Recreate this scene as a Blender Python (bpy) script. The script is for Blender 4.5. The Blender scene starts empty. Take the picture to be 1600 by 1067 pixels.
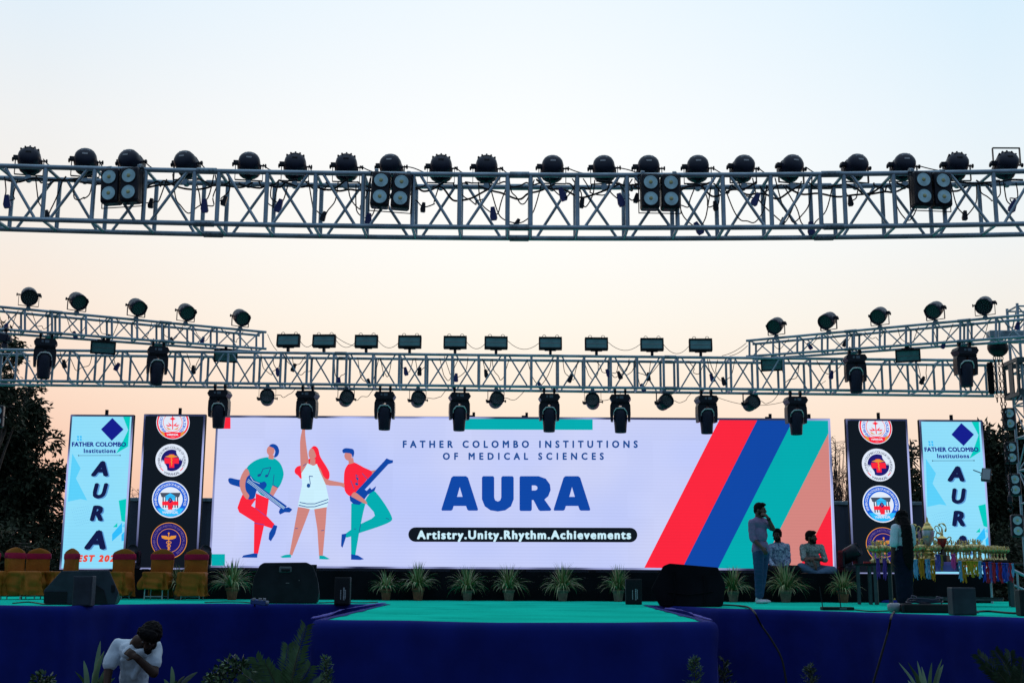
import bpy, bmesh, math, random
from mathutils import Vector, Matrix, Euler, noise
R = math.radians
SC = bpy.context.scene
COL = SC.collection
PI = math.pi

# ---------------------------------------------------------------- camera
FPX, CX, CY = 1940.0, 800.0, 533.5
PITCH, ROLL = R(10.85), R(0.3)
EYE = Vector((0, 0, 1.8))
CAMROT = Matrix.Rotation(PI / 2 + PITCH, 3, 'X') @ Matrix.Rotation(ROLL, 3, 'Z')
cd = bpy.data.cameras.new('camera')
cam = bpy.data.objects.new('camera', cd)
COL.objects.link(cam)
cd.sensor_width = 36.0
cd.lens = FPX / 1600 * 36
cd.clip_start, cd.clip_end = 0.1, 3000
cam.location = EYE
cam.rotation_euler = CAMROT.to_euler()
SC.camera = cam

# ---------------------------------------------------------------- view, sky, sun
SC.view_settings.view_transform = 'Standard'
SC.view_settings.look = 'None'
SC.view_settings.exposure = 0.0
SC.view_settings.gamma = 1.0


def lin(c):
    return tuple((x / 12.92 if x <= 0.04045 else ((x + 0.055) / 1.055) ** 2.4) for x in (c[0] / 255, c[1] / 255, c[2] / 255))


world = bpy.data.worlds.new('World')
SC.world = world
world.use_nodes = True
wn = world.node_tree
wn.nodes.clear()


def wnode(t, **kw):
    n = wn.nodes.new(t)
    for k, v in kw.items():
        setattr(n, k, v)
    return n


def wmath(op, a, b=None, clamp=False):
    n = wnode('ShaderNodeMath', operation=op, use_clamp=clamp)
    for i, x in enumerate((a, b)):
        if x is None:
            continue
        if isinstance(x, (int, float)):
            n.inputs[i].default_value = x
        else:
            wn.links.new(x, n.inputs[i])
    return n.outputs[0]


def wramp(fac, stops):
    n = wnode('ShaderNodeValToRGB')
    cr = n.color_ramp
    while len(cr.elements) < len(stops):
        cr.elements.new(0.5)
    for e, (p, c) in zip(cr.elements, stops):
        e.position = p
        e.color = (*c, 1)
    wn.links.new(fac, n.inputs[0])
    return n.outputs[0]


def wmix(fac, a, b):
    n = wnode('ShaderNodeMix', data_type='RGBA')
    wn.links.new(fac, n.inputs[0])
    wn.links.new(a, n.inputs[6])
    wn.links.new(b, n.inputs[7])
    return n.outputs[2]


tc = wnode('ShaderNodeTexCoord')
sx = wnode('ShaderNodeSeparateXYZ')
wn.links.new(tc.outputs['Generated'], sx.inputs[0])
elev = wmath('DIVIDE', wmath('ARCSINE', sx.outputs[2]), R(90), True)         # 0 horizon .. 1 zenith
az = wmath('ARCTAN2', sx.outputs[0], sx.outputs[1])
edge_l = wmath('DIVIDE', wmath('MULTIPLY', az, -1.0), R(22), True)
edge_r = wmath('DIVIDE', az, R(22), True)
edge_l = wmath('POWER', edge_l, 1.6)
edge_r = wmath('POWER', edge_r, 1.6)
d9 = lambda a: a / 90.0
cen = wramp(elev, [(0, lin((240, 188, 160))), (d9(4.2), lin((252, 216, 190))), (d9(8.3), lin((255, 237, 217))), (d9(11.8), lin((255, 248, 236))),
                   (d9(14.8), lin((255, 253, 248))), (d9(19.7), lin((254, 255, 255))), (d9(26), lin((240, 249, 255))), (0.5, (0.72, 0.88, 1.02)), (1, (0.62, 0.80, 1.0))])
lef = wramp(elev, [(0, lin((222, 168, 152))), (d9(4.2), lin((245, 194, 170))), (d9(8.3), lin((252, 220, 198))), (d9(11.8), lin((249, 232, 217))),
                   (d9(14.8), lin((246, 238, 229))), (d9(19.7), lin((240, 241, 241))), (d9(26), lin((222, 239, 252))), (0.5, (0.62, 0.80, 0.96)), (1, (0.62, 0.80, 1.0))])
rig = wramp(elev, [(0, lin((232, 190, 168))), (d9(4.2), lin((248, 216, 194))), (d9(8.3), lin((251, 230, 213))), (d9(11.8), lin((244, 239, 231))),
                   (d9(14.8), lin((241, 244, 244))), (d9(19.7), lin((230, 243, 251))), (d9(26), lin((214, 238, 254))), (0.5, (0.62, 0.80, 0.98)), (1, (0.62, 0.80, 1.0))])
back = wramp(elev, [(0, (0.10, 0.15, 0.24)), (0.3, (0.17, 0.27, 0.42)), (1, (0.62, 0.80, 1.0))])
skyc = wmix(edge_r, wmix(edge_l, cen, lef), rig)
bk = wmath('DIVIDE', wmath('SUBTRACT', wmath('ABSOLUTE', az), R(35)), R(70), True)
bkn = wnode('ShaderNodeMapRange', interpolation_type='SMOOTHSTEP')
wn.links.new(bk, bkn.inputs[0])
skyc = wmix(bkn.outputs[0], skyc, back)
bg1 = wnode('ShaderNodeBackground')
wn.links.new(skyc, bg1.inputs[0])
bg1.inputs[1].default_value = 1.0
nish = wnode('ShaderNodeTexSky', sky_type='NISHITA', sun_disc=False)
nish.sun_elevation = R(-3.0)
nish.sun_rotation = R(12)
bg2 = wnode('ShaderNodeBackground')
wn.links.new(nish.outputs[0], bg2.inputs[0])
bg2.inputs[1].default_value = 0.05
addw = wnode('ShaderNodeAddShader')
wn.links.new(bg1.outputs[0], addw.inputs[0])
wn.links.new(bg2.outputs[0], addw.inputs[1])
wo = wnode('ShaderNodeOutputWorld')
wn.links.new(addw.outputs[0], wo.inputs[0])

sl = bpy.data.lights.new('sun', 'SUN')          # the sun has set behind the stage: only a trace of its glow is left
sl.energy = 0.12
sl.angle = R(20)
sl.color = (1.0, 0.82, 0.66)
sun = bpy.data.objects.new('sun', sl)
COL.objects.link(sun)
sd = Vector((math.sin(R(12)), math.cos(R(12)), math.tan(R(6))))
sun.rotation_euler = sd.to_track_quat('Z', 'Y').to_euler()


# ---------------------------------------------------------------- pixel -> place
def ray(px, py):
    return CAMROT @ Vector(((px - CX) / FPX, -(py - CY) / FPX, -1))


def at(px, py, Y):
    d = ray(px, py)
    return EYE + d * (Y / d.y)


def gz(px, py, z):
    d = ray(px, py)
    return EYE + d * ((z - EYE.z) / d.z)


# ---------------------------------------------------------------- materials
MATS = {}


def mat(name, col, rough=0.6, metal=0.0, var=0.0, scale=6.0, bump=0.0, bscale=40.0, coat=0.0, spec=None, col2=None):
    if name in MATS:
        return MATS[name]
    m = bpy.data.materials.new(name)
    m.use_nodes = True
    nt = m.node_tree
    b = nt.nodes['Principled BSDF']
    b.inputs['Base Color'].default_value = (*col, 1)
    b.inputs['Roughness'].default_value = rough
    b.inputs['Metallic'].default_value = metal
    if spec is not None:
        b.inputs['Specular IOR Level'].default_value = spec
    if coat:
        b.inputs['Coat Weight'].default_value = coat
    if var or col2:
        t = nt.nodes.new('ShaderNodeTexCoord')
        n = nt.nodes.new('ShaderNodeTexNoise')
        n.inputs['Scale'].default_value = scale
        n.inputs['Detail'].default_value = 6
        nt.links.new(t.outputs['Object'], n.inputs['Vector'])
        r = nt.nodes.new('ShaderNodeValToRGB')
        c2 = col2 or tuple(min(1, c * (1 + var)) for c in col)
        c1 = col if col2 else tuple(c * (1 - var) for c in col)
        r.color_ramp.elements[0].position = 0.35
        r.color_ramp.elements[1].position = 0.65
        r.color_ramp.elements[0].color = (*c1, 1)
        r.color_ramp.elements[1].color = (*c2, 1)
        nt.links.new(n.outputs[0], r.inputs[0])
        nt.links.new(r.outputs[0], b.inputs['Base Color'])
    if bump:
        t = nt.nodes.new('ShaderNodeTexCoord')
        n = nt.nodes.new('ShaderNodeTexNoise')
        n.inputs['Scale'].default_value = bscale
        n.inputs['Detail'].default_value = 4
        nt.links.new(t.outputs['Object'], n.inputs['Vector'])
        bp = nt.nodes.new('ShaderNodeBump')
        bp.inputs['Strength'].default_value = bump
        bp.inputs['Distance'].default_value = 0.02
        nt.links.new(n.outputs[0], bp.inputs['Height'])
        nt.links.new(bp.outputs[0], b.inputs['Normal'])
    MATS[name] = m
    return m


def screen_mat(name, srgb, srgb2=None, lines=0.024):
    """what a lit LED wall shows: emission with its scan lines"""
    if name in MATS:
        return MATS[name]
    m = bpy.data.materials.new(name)
    m.use_nodes = True
    nt = m.node_tree
    b = nt.nodes['Principled BSDF']
    b.inputs['Base Color'].default_value = (0.01, 0.01, 0.012, 1)
    b.inputs['Roughness'].default_value = 0.7
    b.inputs['Specular IOR Level'].default_value = 0.1
    t = nt.nodes.new('ShaderNodeTexCoord')
    w = nt.nodes.new('ShaderNodeTexWave')
    w.bands_direction = 'Z'
    w.inputs['Scale'].default_value = 5.5
    w.inputs['Distortion'].default_value = 0.4
    w.inputs['Detail Scale'].default_value = 0.3
    nt.links.new(t.outputs['Object'], w.inputs[0])
    mr = nt.nodes.new('ShaderNodeMapRange')
    mr.inputs[3].default_value = 1 - lines
    mr.inputs[4].default_value = 1 + lines * 0.4
    nt.links.new(w.outputs[1], mr.inputs[0])
    c1, c2 = lin(srgb), lin(srgb2 or srgb)
    n = nt.nodes.new('ShaderNodeTexNoise')
    n.inputs['Scale'].default_value = 0.35
    nt.links.new(t.outputs['Object'], n.inputs['Vector'])
    r = nt.nodes.new('ShaderNodeValToRGB')
    r.color_ramp.elements[0].position = 0.35
    r.color_ramp.elements[1].position = 0.65
    r.color_ramp.elements[0].color = (*c1, 1)
    r.color_ramp.elements[1].color = (*c2, 1)
    nt.links.new(n.outputs[0], r.inputs[0])
    mx = nt.nodes.new('ShaderNodeVectorMath')
    mx.operation = 'SCALE'
    nt.links.new(r.outputs[0], mx.inputs[0])
    sn = nt.nodes.new('ShaderNodeVectorMath')           # every half metre module glows a little differently
    sn.operation = 'SNAP'
    sn.inputs[1].default_value = (0.485, 5, 0.475)
    nt.links.new(t.outputs['Object'], sn.inputs[0])
    wnz = nt.nodes.new('ShaderNodeTexWhiteNoise')
    nt.links.new(sn.outputs[0], wnz.inputs['Vector'])
    mr2 = nt.nodes.new('ShaderNodeMapRange')
    mr2.inputs[3].default_value = 0.984
    mr2.inputs[4].default_value = 1.010
    nt.links.new(wnz.outputs['Value'], mr2.inputs[0])
    mm = nt.nodes.new('ShaderNodeMath')
    mm.operation = 'MULTIPLY'
    nt.links.new(mr.outputs[0], mm.inputs[0])
    nt.links.new(mr2.outputs[0], mm.inputs[1])
    nt.links.new(mm.outputs[0], mx.inputs['Scale'])
    nt.links.new(mx.outputs[0], b.inputs['Emission Color'])
    b.inputs['Emission Strength'].default_value = 1.0
    MATS[name] = m
    return m


def cloth_mat(name, col, rough=0.85, sheen=0.3, foldscale=1.2, bump=0.25):
    m = mat(name, col, rough, 0, 0.12, 3.0, bump, foldscale, spec=0.12)
    return m


STEEL = mat('galvanised_steel', (0.30, 0.395, 0.455), 0.36, 0.45, 0.22, 5.0, 0.08, 60)
STEEL2 = mat('worn_steel', (0.20, 0.27, 0.31), 0.45, 0.5, 0.35, 9.0)
BLACKP = mat('black_powder_coat', (0.010, 0.012, 0.020), 0.42, 0.0, 0.3, 8.0, 0.05, 90, spec=.3)
BLACKM = mat('matt_black', (0.010, 0.011, 0.014), 0.7, 0, 0.3, 5.0, 0.1, 50, spec=.2)
NAVYP = mat('dark_blue_housing', (0.011, 0.016, 0.036), 0.42, 0.0, 0.25, 7.0, spec=.3)
RUBBER = mat('cable_rubber', (0.010, 0.011, 0.015), 0.6, spec=.2)
LENSD = mat('dark_lens_plate', (0.018, 0.034, 0.038), 0.22, 0.0, 0.3, 30.0)
LENSB = mat('small_led_lens', (0.05, 0.085, 0.09), 0.12, 0.0, coat=0.6)
GLASS = mat('blinder_reflector', (0.45, 0.68, 0.68), 0.22, 0.35, 0.18, 14.0, coat=0.8)
LEDY = mat('yellow_led_chip', (0.50, 0.50, 0.22), 0.4, 0, 0.2, 20)
STROBE = mat('strobe_face', (0.09, 0.25, 0.25), 0.3, 0.1, 0.15, 8.0, 0.15, 120)
CHROME = mat('bright_trim', (0.85, 0.84, 0.80), 0.4, 0.0)
PLUGB = mat('blue_plug', (0.015, 0.025, 0.16), 0.45)
GREYT = mat('grey_plate', (0.28, 0.29, 0.30), 0.5, 0.3)


# ---------------------------------------------------------------- mesh builder
class MB:
    def __init__(s):
        s.v, s.f, s.m, s.s = [], [], [], []

    def add(s, vs, fs, M=None, mi=0, sm=False):
        o = len(s.v)
        s.v += [tuple(M @ Vector(v)) if M is not None else tuple(v) for v in vs]
        for f in fs:
            s.f.append([i + o for i in f])
            s.m.append(mi)
            s.s.append(sm)
        return s

    def box(s, c, d, M=None, mi=0, bev=0.0, seg=1):
        bm = bmesh.new()
        bmesh.ops.create_cube(bm, size=1)
        for v in bm.verts:
            v.co = Vector((v.co.x * d[0] + c[0], v.co.y * d[1] + c[1], v.co.z * d[2] + c[2]))
        if bev:
            bmesh.ops.bevel(bm, geom=bm.edges[:], offset=bev, segments=seg, affect='EDGES', profile=0.5)
        bm.verts.index_update()
        s.add([v.co[:] for v in bm.verts], [[v.index for v in f.verts] for f in bm.faces], M, mi)
        bm.free()
        return s

    def tube(s, a, b, r, n=8, r2=None, M=None, mi=0, caps=True):
        a, b = Vector(a), Vector(b)
        r2 = r if r2 is None else r2
        q = (b - a).to_track_quat('Z', 'Y').to_matrix()
        vs, fs = [], []
        for k in range(n):
            t = 2 * PI * k / n
            vs.append(a + q @ Vector((math.cos(t) * r, math.sin(t) * r, 0)))
            vs.append(b + q @ Vector((math.cos(t) * r2, math.sin(t) * r2, 0)))
        for k in range(n):
            j = (k + 1) % n
            fs.append((2 * k, 2 * j, 2 * j + 1, 2 * k + 1))
        s.add(vs, fs, M, mi, True)
        if caps:
            s.add(vs, [[2 * k for k in range(n)][::-1], [2 * k + 1 for k in range(n)]], M, mi)
        return s

    def path(s, pts, r, n=6, M=None, mi=0, rs=None, closed=False):
        pts = [Vector(p) for p in pts]
        m = len(pts)
        vs, fs = [], []
        up = Vector((0.13, 0.2, 0.97))
        for i, p in enumerate(pts):
            d = (pts[(i + 1) % m if closed else min(i + 1, m - 1)] - pts[i - 1 if (closed or i) else 0])
            d = d.normalized() if d.length > 1e-9 else Vector((0, 0, 1))
            x = d.cross(up)
            if x.length < 1e-3:
                x = d.cross(Vector((1, 0, 0)))
            x.normalize()
            y = x.cross(d)
            rr = rs[i] if rs else r
            for k in range(n):
                t = 2 * PI * k / n
                vs.append(p + (x * math.cos(t) + y * math.sin(t)) * rr)
        for i in range(m if closed else m - 1):
            for k in range(n):
                j = (k + 1) % n
                i2 = (i + 1) % m
                fs.append((i * n + k, i * n + j, i2 * n + j, i2 * n + k))
        s.add(vs, fs, M, mi, True)
        if not closed:
            s.add([vs[k] for k in range(n)] + [vs[(m - 1) * n + k] for k in range(n)], [list(range(n))[::-1], list(range(n, 2 * n))], M, mi)
        return s

    def lathe(s, prof, n=16, M=None, mi=0, sm=True, wob=None):
        vs, fs = [], []
        for (r, z) in prof:
            for k in range(n):
                t = 2 * PI * k / n
                q = r * (wob(t, z) if wob else 1)
                vs.append((q * math.cos(t), q * math.sin(t), z))
        for i in range(len(prof) - 1):
            for k in range(n):
                j = (k + 1) % n
                fs.append((i * n + k, i * n + j, (i + 1) * n + j, (i + 1) * n + k))
        s.add(vs, fs, M, mi, sm)
        L = len(prof) - 1
        caps = []
        if prof[0][0] > 1e-4:
            caps.append([k for k in range(n)][::-1])
        if prof[L][0] > 1e-4:
            caps.append([L * n + k for k in range(n)])
        if caps:
            s.add(vs, caps, M, mi)
        return s

    def prism(s, poly, y0, y1, M=None, mi=0, shift=(0, 0), sm=False):
        """outline in x,z extruded from y0 to y1; shift moves the far outline"""
        n = len(poly)
        vs = [(p[0], y0, p[1]) for p in poly] + [(p[0] + shift[0], y1, p[1] + shift[1]) for p in poly]
        fs = [list(range(n)), list(range(n, 2 * n))[::-1]]
        s.add(vs, fs, M, mi)
        s.add(vs, [(i, n + i, n + (i + 1) % n, (i + 1) % n) for i in range(n)], M, mi, sm)
        return s

    def ball(s, c, r, n=12, M=None, mi=0):
        c = Vector(c)
        if not hasattr(r, '__len__'):
            r = (r, r, r)
        prof = [(math.sin(PI * i / (n // 2)), -math.cos(PI * i / (n // 2))) for i in range(n // 2 + 1)]
        T = Matrix.Translation(c) @ Matrix.Diagonal((*r, 1))
        return s.lathe([(max(a, 0), b) for a, b in prof], n, T if M is None else M @ T, mi)

    def build(s, name, mats, parent=None, org=None):
        me = bpy.data.meshes.new(name)
        vs = s.v
        if org is not None:
            vs = [(x - org[0], y - org[1], z - org[2]) for x, y, z in vs]
        me.from_pydata(vs, [], s.f)
        if not isinstance(mats, (list, tuple)):
            mats = [mats]
        for m in mats:
            me.materials.append(m)
        me.polygons.foreach_set('material_index', s.m)
        me.polygons.foreach_set('use_smooth', s.s)
        me.update()
        o = bpy.data.objects.new(name, me)
        COL.objects.link(o)
        if parent is not None:
            o.parent = parent
        elif org is not None:
            o.location = org
        return o


def tag(o, label=None, cat=None, group=None, kind=None):
    if label:
        o['label'] = label
    if cat:
        o['category'] = cat
    if group:
        o['group'] = group
    if kind:
        o['kind'] = kind
    return o


def thing(name, label, cat, loc=(0, 0, 0), rz=0.0, group=None):
    o = bpy.data.objects.new(name, None)
    COL.objects.link(o)
    o.location = loc
    o.rotation_euler = (0, 0, rz)
    o.empty_display_size = 0.1
    return tag(o, label, cat, group)


def kids(o):
    return [c for c in ALLK.get(o.name, [])]


def dup(root, parent=None):
    c = root.copy()
    COL.objects.link(c)
    if parent is not None:
        c.parent = parent
    for ch in list(root.children):
        dup(ch, c)
    return c


ORD = ['first', 'second', 'third', 'fourth', 'fifth', 'sixth', 'seventh', 'eighth', 'ninth', 'tenth', 'eleventh', 'twelfth', 'thirteenth',
       'fourteenth', 'fifteenth', 'sixteenth', 'seventeenth', 'eighteenth', 'nineteenth', 'twentieth', 'twenty first', 'twenty second', 'twenty third', 'twenty fourth']


def spline(pts, k=6, closed=True):
    P = [Vector(p) for p in pts]
    n = len(P)
    out = []
    for i in range(n if closed else n - 1):
        if closed:
            a, b, c, d = P[i - 1], P[i], P[(i + 1) % n], P[(i + 2) % n]
        else:
            a, b, c, d = P[max(i - 1, 0)], P[i], P[i + 1], P[min(i + 2, n - 1)]
        for j in range(k):
            t = j / k
            out.append(0.5 * ((2 * b) + (c - a) * t + (2 * a - 5 * b + 4 * c - d) * t * t + (3 * b - a - 3 * c + d) * t ** 3))
    if not closed:
        out.append(P[-1])
    return out


def sagline(a, b, sag, n=10):
    a, b = Vector(a), Vector(b)
    return [a.lerp(b, i / n) - Vector((0, 0, sag * 4 * (i / n) * (1 - i / n))) for i in range(n + 1)]

# ---------------------------------------------------------------- ground and far things
ZS = 1.434                                     # height of the stage deck
YW = 23.2                                      # plane of the LED walls
GR = mat('trodden_earth', (0.055, 0.05, 0.042), 0.95, 0, 0.4, 0.8, 0.6, 3.0)
g = MB()
NG = 24
gx = [-900 + 1800 * i / NG for i in range(NG + 1)]
g.add([(x, -60 + 1500 * j / NG, 0.0) for j in range(NG + 1) for x in gx],
      [(j * (NG + 1) + i, j * (NG + 1) + i + 1, (j + 1) * (NG + 1) + i + 1, (j + 1) * (NG + 1) + i) for j in range(NG) for i in range(NG)])
tag(g.build('ground', GR), kind='structure')

# sheet metal fence behind the walls
rnd = random.Random(4)
FEN = mat('slate_blue_sheet', (0.035, 0.045, 0.075), 0.6, 0.1, 0.25, 1.0)
YF = 27.0
zt = at(1440, 785, YF).z
fl = Vector((at(180, 785, YF).x, YF, 0))
ft = thing('sheet_fence', 'dark slate blue sheet metal fence standing behind the LED walls', 'fence', fl)
L = at(1450, 785, YF).x - fl.x
nb = int(L / 0.18)
pv, pf = [], []
for i in range(nb + 1):
    x = L * i / nb
    y = 0.03 if i % 2 else 0.0
    pv += [(x, y, 0), (x, y, zt - 0.06)]
for i in range(nb):
    pf.append((2 * i, 2 * i + 2, 2 * i + 3, 2 * i + 1))
MB().add(pv, pf).build('corrugated_sheet', FEN, ft)
MB().box((L / 2, 0.015, zt - 0.02), (L, 0.07, 0.08), bev=0.01).build('top_rail', STEEL2, ft)
for i in range(8):
    MB().box((L * (i + 0.5) / 8, 0.1, zt / 2 - 0.03), (0.08, 0.08, zt - 0.06)).build('post', STEEL2, ft)

LEAF1 = mat('dark_leaf', (0.022, 0.034, 0.020), 0.7, 0, 0.5, 2.0, spec=.15)
LEAF2 = mat('dusky_leaf', (0.036, 0.046, 0.024), 0.7, 0, 0.4, 2.0, spec=.15)
BARK = mat('grey_brown_bark', (0.07, 0.055, 0.045), 0.9, 0, 0.4, 6, 0.6, 12)
TWIG = mat('dry_twig', (0.10, 0.062, 0.048), 0.9, 0, 0.3, 6)


def leafquad(vs, fs, p, d, up, ln, wd):
    o = len(vs)
    x = d.cross(up)
    if x.length < 1e-4:
        x = Vector((1, 0, 0))
    x.normalize()
    vs += [p, p + d * ln * 0.5 + x * wd, p + d * ln, p + d * ln * 0.5 - x * wd]
    fs.append((o, o + 1, o + 2, o + 3))


def tree(name, label, base, H, blobs, nleaf, ll, seed, mats=None, trunk_r=0.22, group=None):
    """blobs: (x,y,z,rx,rz) of foliage masses relative to the base"""
    rd = random.Random(seed)
    t = thing(name, label, 'tree', base, 0, group)
    tm = MB()
    pts = [Vector((0.05 * math.sin(i * 1.7), 0.04 * math.cos(i * 2.1), H * 0.55 * i / 6)) for i in range(7)]
    tm.path(pts, 0, 9, rs=[trunk_r * (1.25 - 0.11 * i) for i in range(7)])
    to = tm.build('trunk', BARK, t)
    lm = MB()
    for b in blobs:
        c = Vector(b[:3])
        s = pts[3 + int(rd.random() * 3)]
        mid = s.lerp(c, 0.5) + Vector((rd.uniform(-.2, .2), rd.uniform(-.2, .2), rd.uniform(0, .3)))
        lm.path(spline([s, mid, c], 4, False), 0, 5, rs=[trunk_r * 0.42 * (1 - 0.1 * k) for k in range(9)])
        for q in range(6):
            e = c + Vector((rd.gauss(0, 1), rd.gauss(0, 1), rd.gauss(0, 1))).normalized() * b[3] * 0.95
            lm.path([c, c.lerp(e, 0.5) + Vector((0, 0, .06)), e], 0, 4, rs=[0.03, 0.02, 0.008])
    lm.build('limb', BARK, t)
    tot = sum(b[3] ** 2 * b[4] for b in blobs)
    vs, fs, mi = [], [], []
    for b in blobs:
        n = int(nleaf * b[3] ** 2 * b[4] / tot)
        k = 0
        while k < n:
            d = Vector((rd.gauss(0, 1), rd.gauss(0, 1), rd.gauss(0, 1))).normalized()
            rr = rd.random() ** 0.45
            p = Vector((b[0] + d.x * b[3] * rr, b[1] + d.y * b[3] * rr, b[2] + d.z * b[4] * rr))
            if noise.noise(p * 1.5 + Vector((seed, 0, 0))) < -0.12 and rd.random() < 0.85:
                k += 1
                continue
            for q in range(5):                              # a sprig of leaves
                k += 1
                a = (d * 0.5 + Vector((rd.gauss(0, .6), rd.gauss(0, .6), rd.gauss(-.25, .5)))).normalized()
                leafquad(vs, fs, p + Vector((rd.gauss(0, .05), rd.gauss(0, .05), rd.gauss(0, .05))), a, Vector((rd.gauss(0, 1), rd.gauss(0, 1), rd.gauss(0, 1))), ll * rd.uniform(.6, 1.3), ll * 0.19)
                mi.append(0 if rd.random() < 0.65 else 1)
    me = MB()
    me.add(vs, fs)
    me.m = mi
    me.build('crown', mats or [LEAF1, LEAF2], t)
    return t


def blob_px(base, Y, lst, k):
    out = []
    for (x, y, r, rz) in lst:
        p = at(x, y, Y) - Vector(base)
        out.append((p.x, p.y + k.uniform(-1.0, 1.0), p.z, r, rz))
    return out


kk = random.Random(11)
bs = (at(-10, 905, 34).x, 34, 0)
tree('broadleaf_tree', 'tall dark leafy tree at the left edge, beside the pale blue banner screen', bs, 8.5,
     blob_px(bs, 34, [(20, 680, 1.0, 0.9), (62, 690, 0.5, 0.55), (60, 740, 0.55, 0.5), (30, 740, 0.9, 0.9), (72, 790, 0.42, 0.5), (30, 800, 1.0, 1.0), (-20, 640, 0.9, 0.9), (45, 642, .5, .45),
                      (-40, 740, 1.3, 1.3), (70, 845, 0.65, 0.7), (20, 860, 1.1, 0.9), (-30, 580, .5, .6), (-60, 850, 1.3, 1.2), (12, 618, .5, .4)], kk), 44000, 0.19, 21)
bs = (at(-35, 905, 31).x, 31, 0)
tree('slender_tree', 'thin wispy treetop rising above the mid truss at far left', bs, 9.5,
     blob_px(bs, 31, [(8, 560, .32, .5), (14, 600, .35, .3), (25, 598, .3, .22), (-15, 530, .5, .6), (-20, 600, .5, .6), (2, 640, .5, .5)], kk), 2600, 0.16, 23, trunk_r=0.13)
bs = (at(1560, 905, 36).x, 36, 0)
tree('broadleaf_tree', 'dark leafy tree on the right, behind the tower of round lamps', bs, 7.5,
     blob_px(bs, 36, [(1550, 715, 1.0, .75), (1572, 690, .5, .4), (1535, 680, .42, .35), (1512, 700, .5, .4), (1600, 720, .9, .8), (1560, 770, 1.1, 1.0), (1520, 780, .9, 1.0), (1610, 800, 1.1, 1.1),
                      (1570, 840, 1.1, 1.0), (1530, 860, .9, .9), (1600, 880, 1.1, .9)], kk), 34000, 0.19, 31)
bs = (at(1418, 905, 33).x, 33, 0)
tree('broadleaf_tree', 'bushy dark tree showing between the two right banner screens', bs, 6,
     blob_px(bs, 33, [(1425, 718, .42, .5), (1424, 760, .5, .5), (1430, 700, .3, .3), (1415, 800, .8, .7), (1440, 790, .8, .7)], kk), 6500, 0.16, 37, trunk_r=0.14)


def dry_bush(label, px, py, Y, H, seed, n=90, mats=TWIG, sp=0.5):
    rd = random.Random(seed)
    b = Vector((at(px, 905, Y).x, Y, 0))
    t = thing('dry_shrub', label, 'shrub', b, 0, 'dry twiggy shrubs behind the fence')
    m = MB()
    lv, lf = [], []
    for i in range(n):
        a = rd.uniform(0, 2 * PI)
        top = Vector((math.cos(a) * rd.uniform(.1, sp), math.sin(a) * rd.uniform(.1, sp), H * rd.uniform(.65, 1)))
        s = Vector((rd.uniform(-.08, .08), rd.uniform(-.08, .08), H * rd.uniform(0, .5)))
        mid = s.lerp(top, .5) + Vector((rd.uniform(-.1, .1), rd.uniform(-.1, .1), 0))
        ps = spline([s, mid, top], 3, False)
        m.path(ps, 0, 4, rs=[.016 - .0018 * k for k in range(len(ps))])
        for q in ps[2:]:
            for z in range(2):
                e = q + Vector((rd.gauss(0, .13), rd.gauss(0, .13), rd.uniform(.02, .22)))
                m.path([q, e], 0, 3, rs=[.007, .003])
                leafquad(lv, lf, e, Vector((rd.gauss(0, 1), rd.gauss(0, 1), rd.gauss(0, 1))).normalized(), Vector((0, 0, 1)), .07, .018)
    m.build('twigs', mats, t)
    MB().add(lv, lf).build('leaves', mats, t)


hz = lambda x, y, Y: at(x, y, Y).z
dry_bush('brown dry shrub between the two left banner screens', 211, 0, 30, hz(211, 768, 30), 5)
dry_bush('bare twiggy shrub above the fence, between main screen and black banner', 1308, 0, 31, hz(1308, 690, 31), 6, 110)
kk2 = random.Random(8)
for j, (px, py, lab) in enumerate([(40, 850, 'low dark hedge bush behind the gold chairs at the left edge'), (1575, 850, 'low dark bush behind the medal table at the right edge')]):
    bs = (at(px, 905, 29).x, 29, 0)
    tree('hedge_bush', lab, bs, 1.4, blob_px(bs, 29, [(px - 30, 870, .8, .7), (px + 15, 885, .8, .6), (px - 40, 920, .9, .7), (px + 20, 920, .9, .7), (px - 10, 860, .6, .5)], kk2), 7000, .15, 50 + j, trunk_r=.08)

# ---------------------------------------------------------------- stage
CARPET = mat('green_carpet', (0.010, 0.60, 0.42), 0.95, 0, 0.12, 0.9, 0.35, 30, spec=0.0)
SKIRT = cloth_mat('royal_blue_cloth', (0.0055, 0.0145, 0.172), 0.85, 0.0, 2.0, 0.25)
BLKCL = mat('black_cloth', (0.007, 0.007, 0.010), 0.9, 0, 0.3, 2.0, 0.4, 3, spec=.08)
WOOD = mat('deck_wood', (0.12, 0.09, 0.06), 0.8, 0, 0.3, 4)
st = thing('stage', 'wide stage with green carpet, royal blue skirt and a projecting front platform', 'stage', (0, 18, 0))
SO = Vector((0, 18, 0))
pl = gz(-30, 946, ZS)
pj = gz(602, 944, ZS)                        # where the projecting platform starts, left
qj = gz(1010, 945.5, ZS)
qe = gz(1130, 951, ZS)
pr = gz(1640, 967, ZS)
fl_, fr_ = gz(497, 969, ZS), gz(1112, 972, ZS)
outline = [Vector((-11.5, pl.y + .1, ZS)), pl, gz(100, 947.5, ZS), gz(200, 944.5, ZS), gz(340, 943.5, ZS), gz(520, 944.5, ZS), pj, fl_, gz(640, 971, ZS), gz(780, 974, ZS), gz(960, 974, ZS), fr_, qj, qe,
           gz(1300, 955.5, ZS), gz(1450, 961, ZS), pr, Vector((10.5, pr.y - .2, ZS))]
back_y = 24.6
bk_pts = [Vector((10.5, back_y, ZS)), Vector((-11.5, back_y, ZS))]


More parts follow.
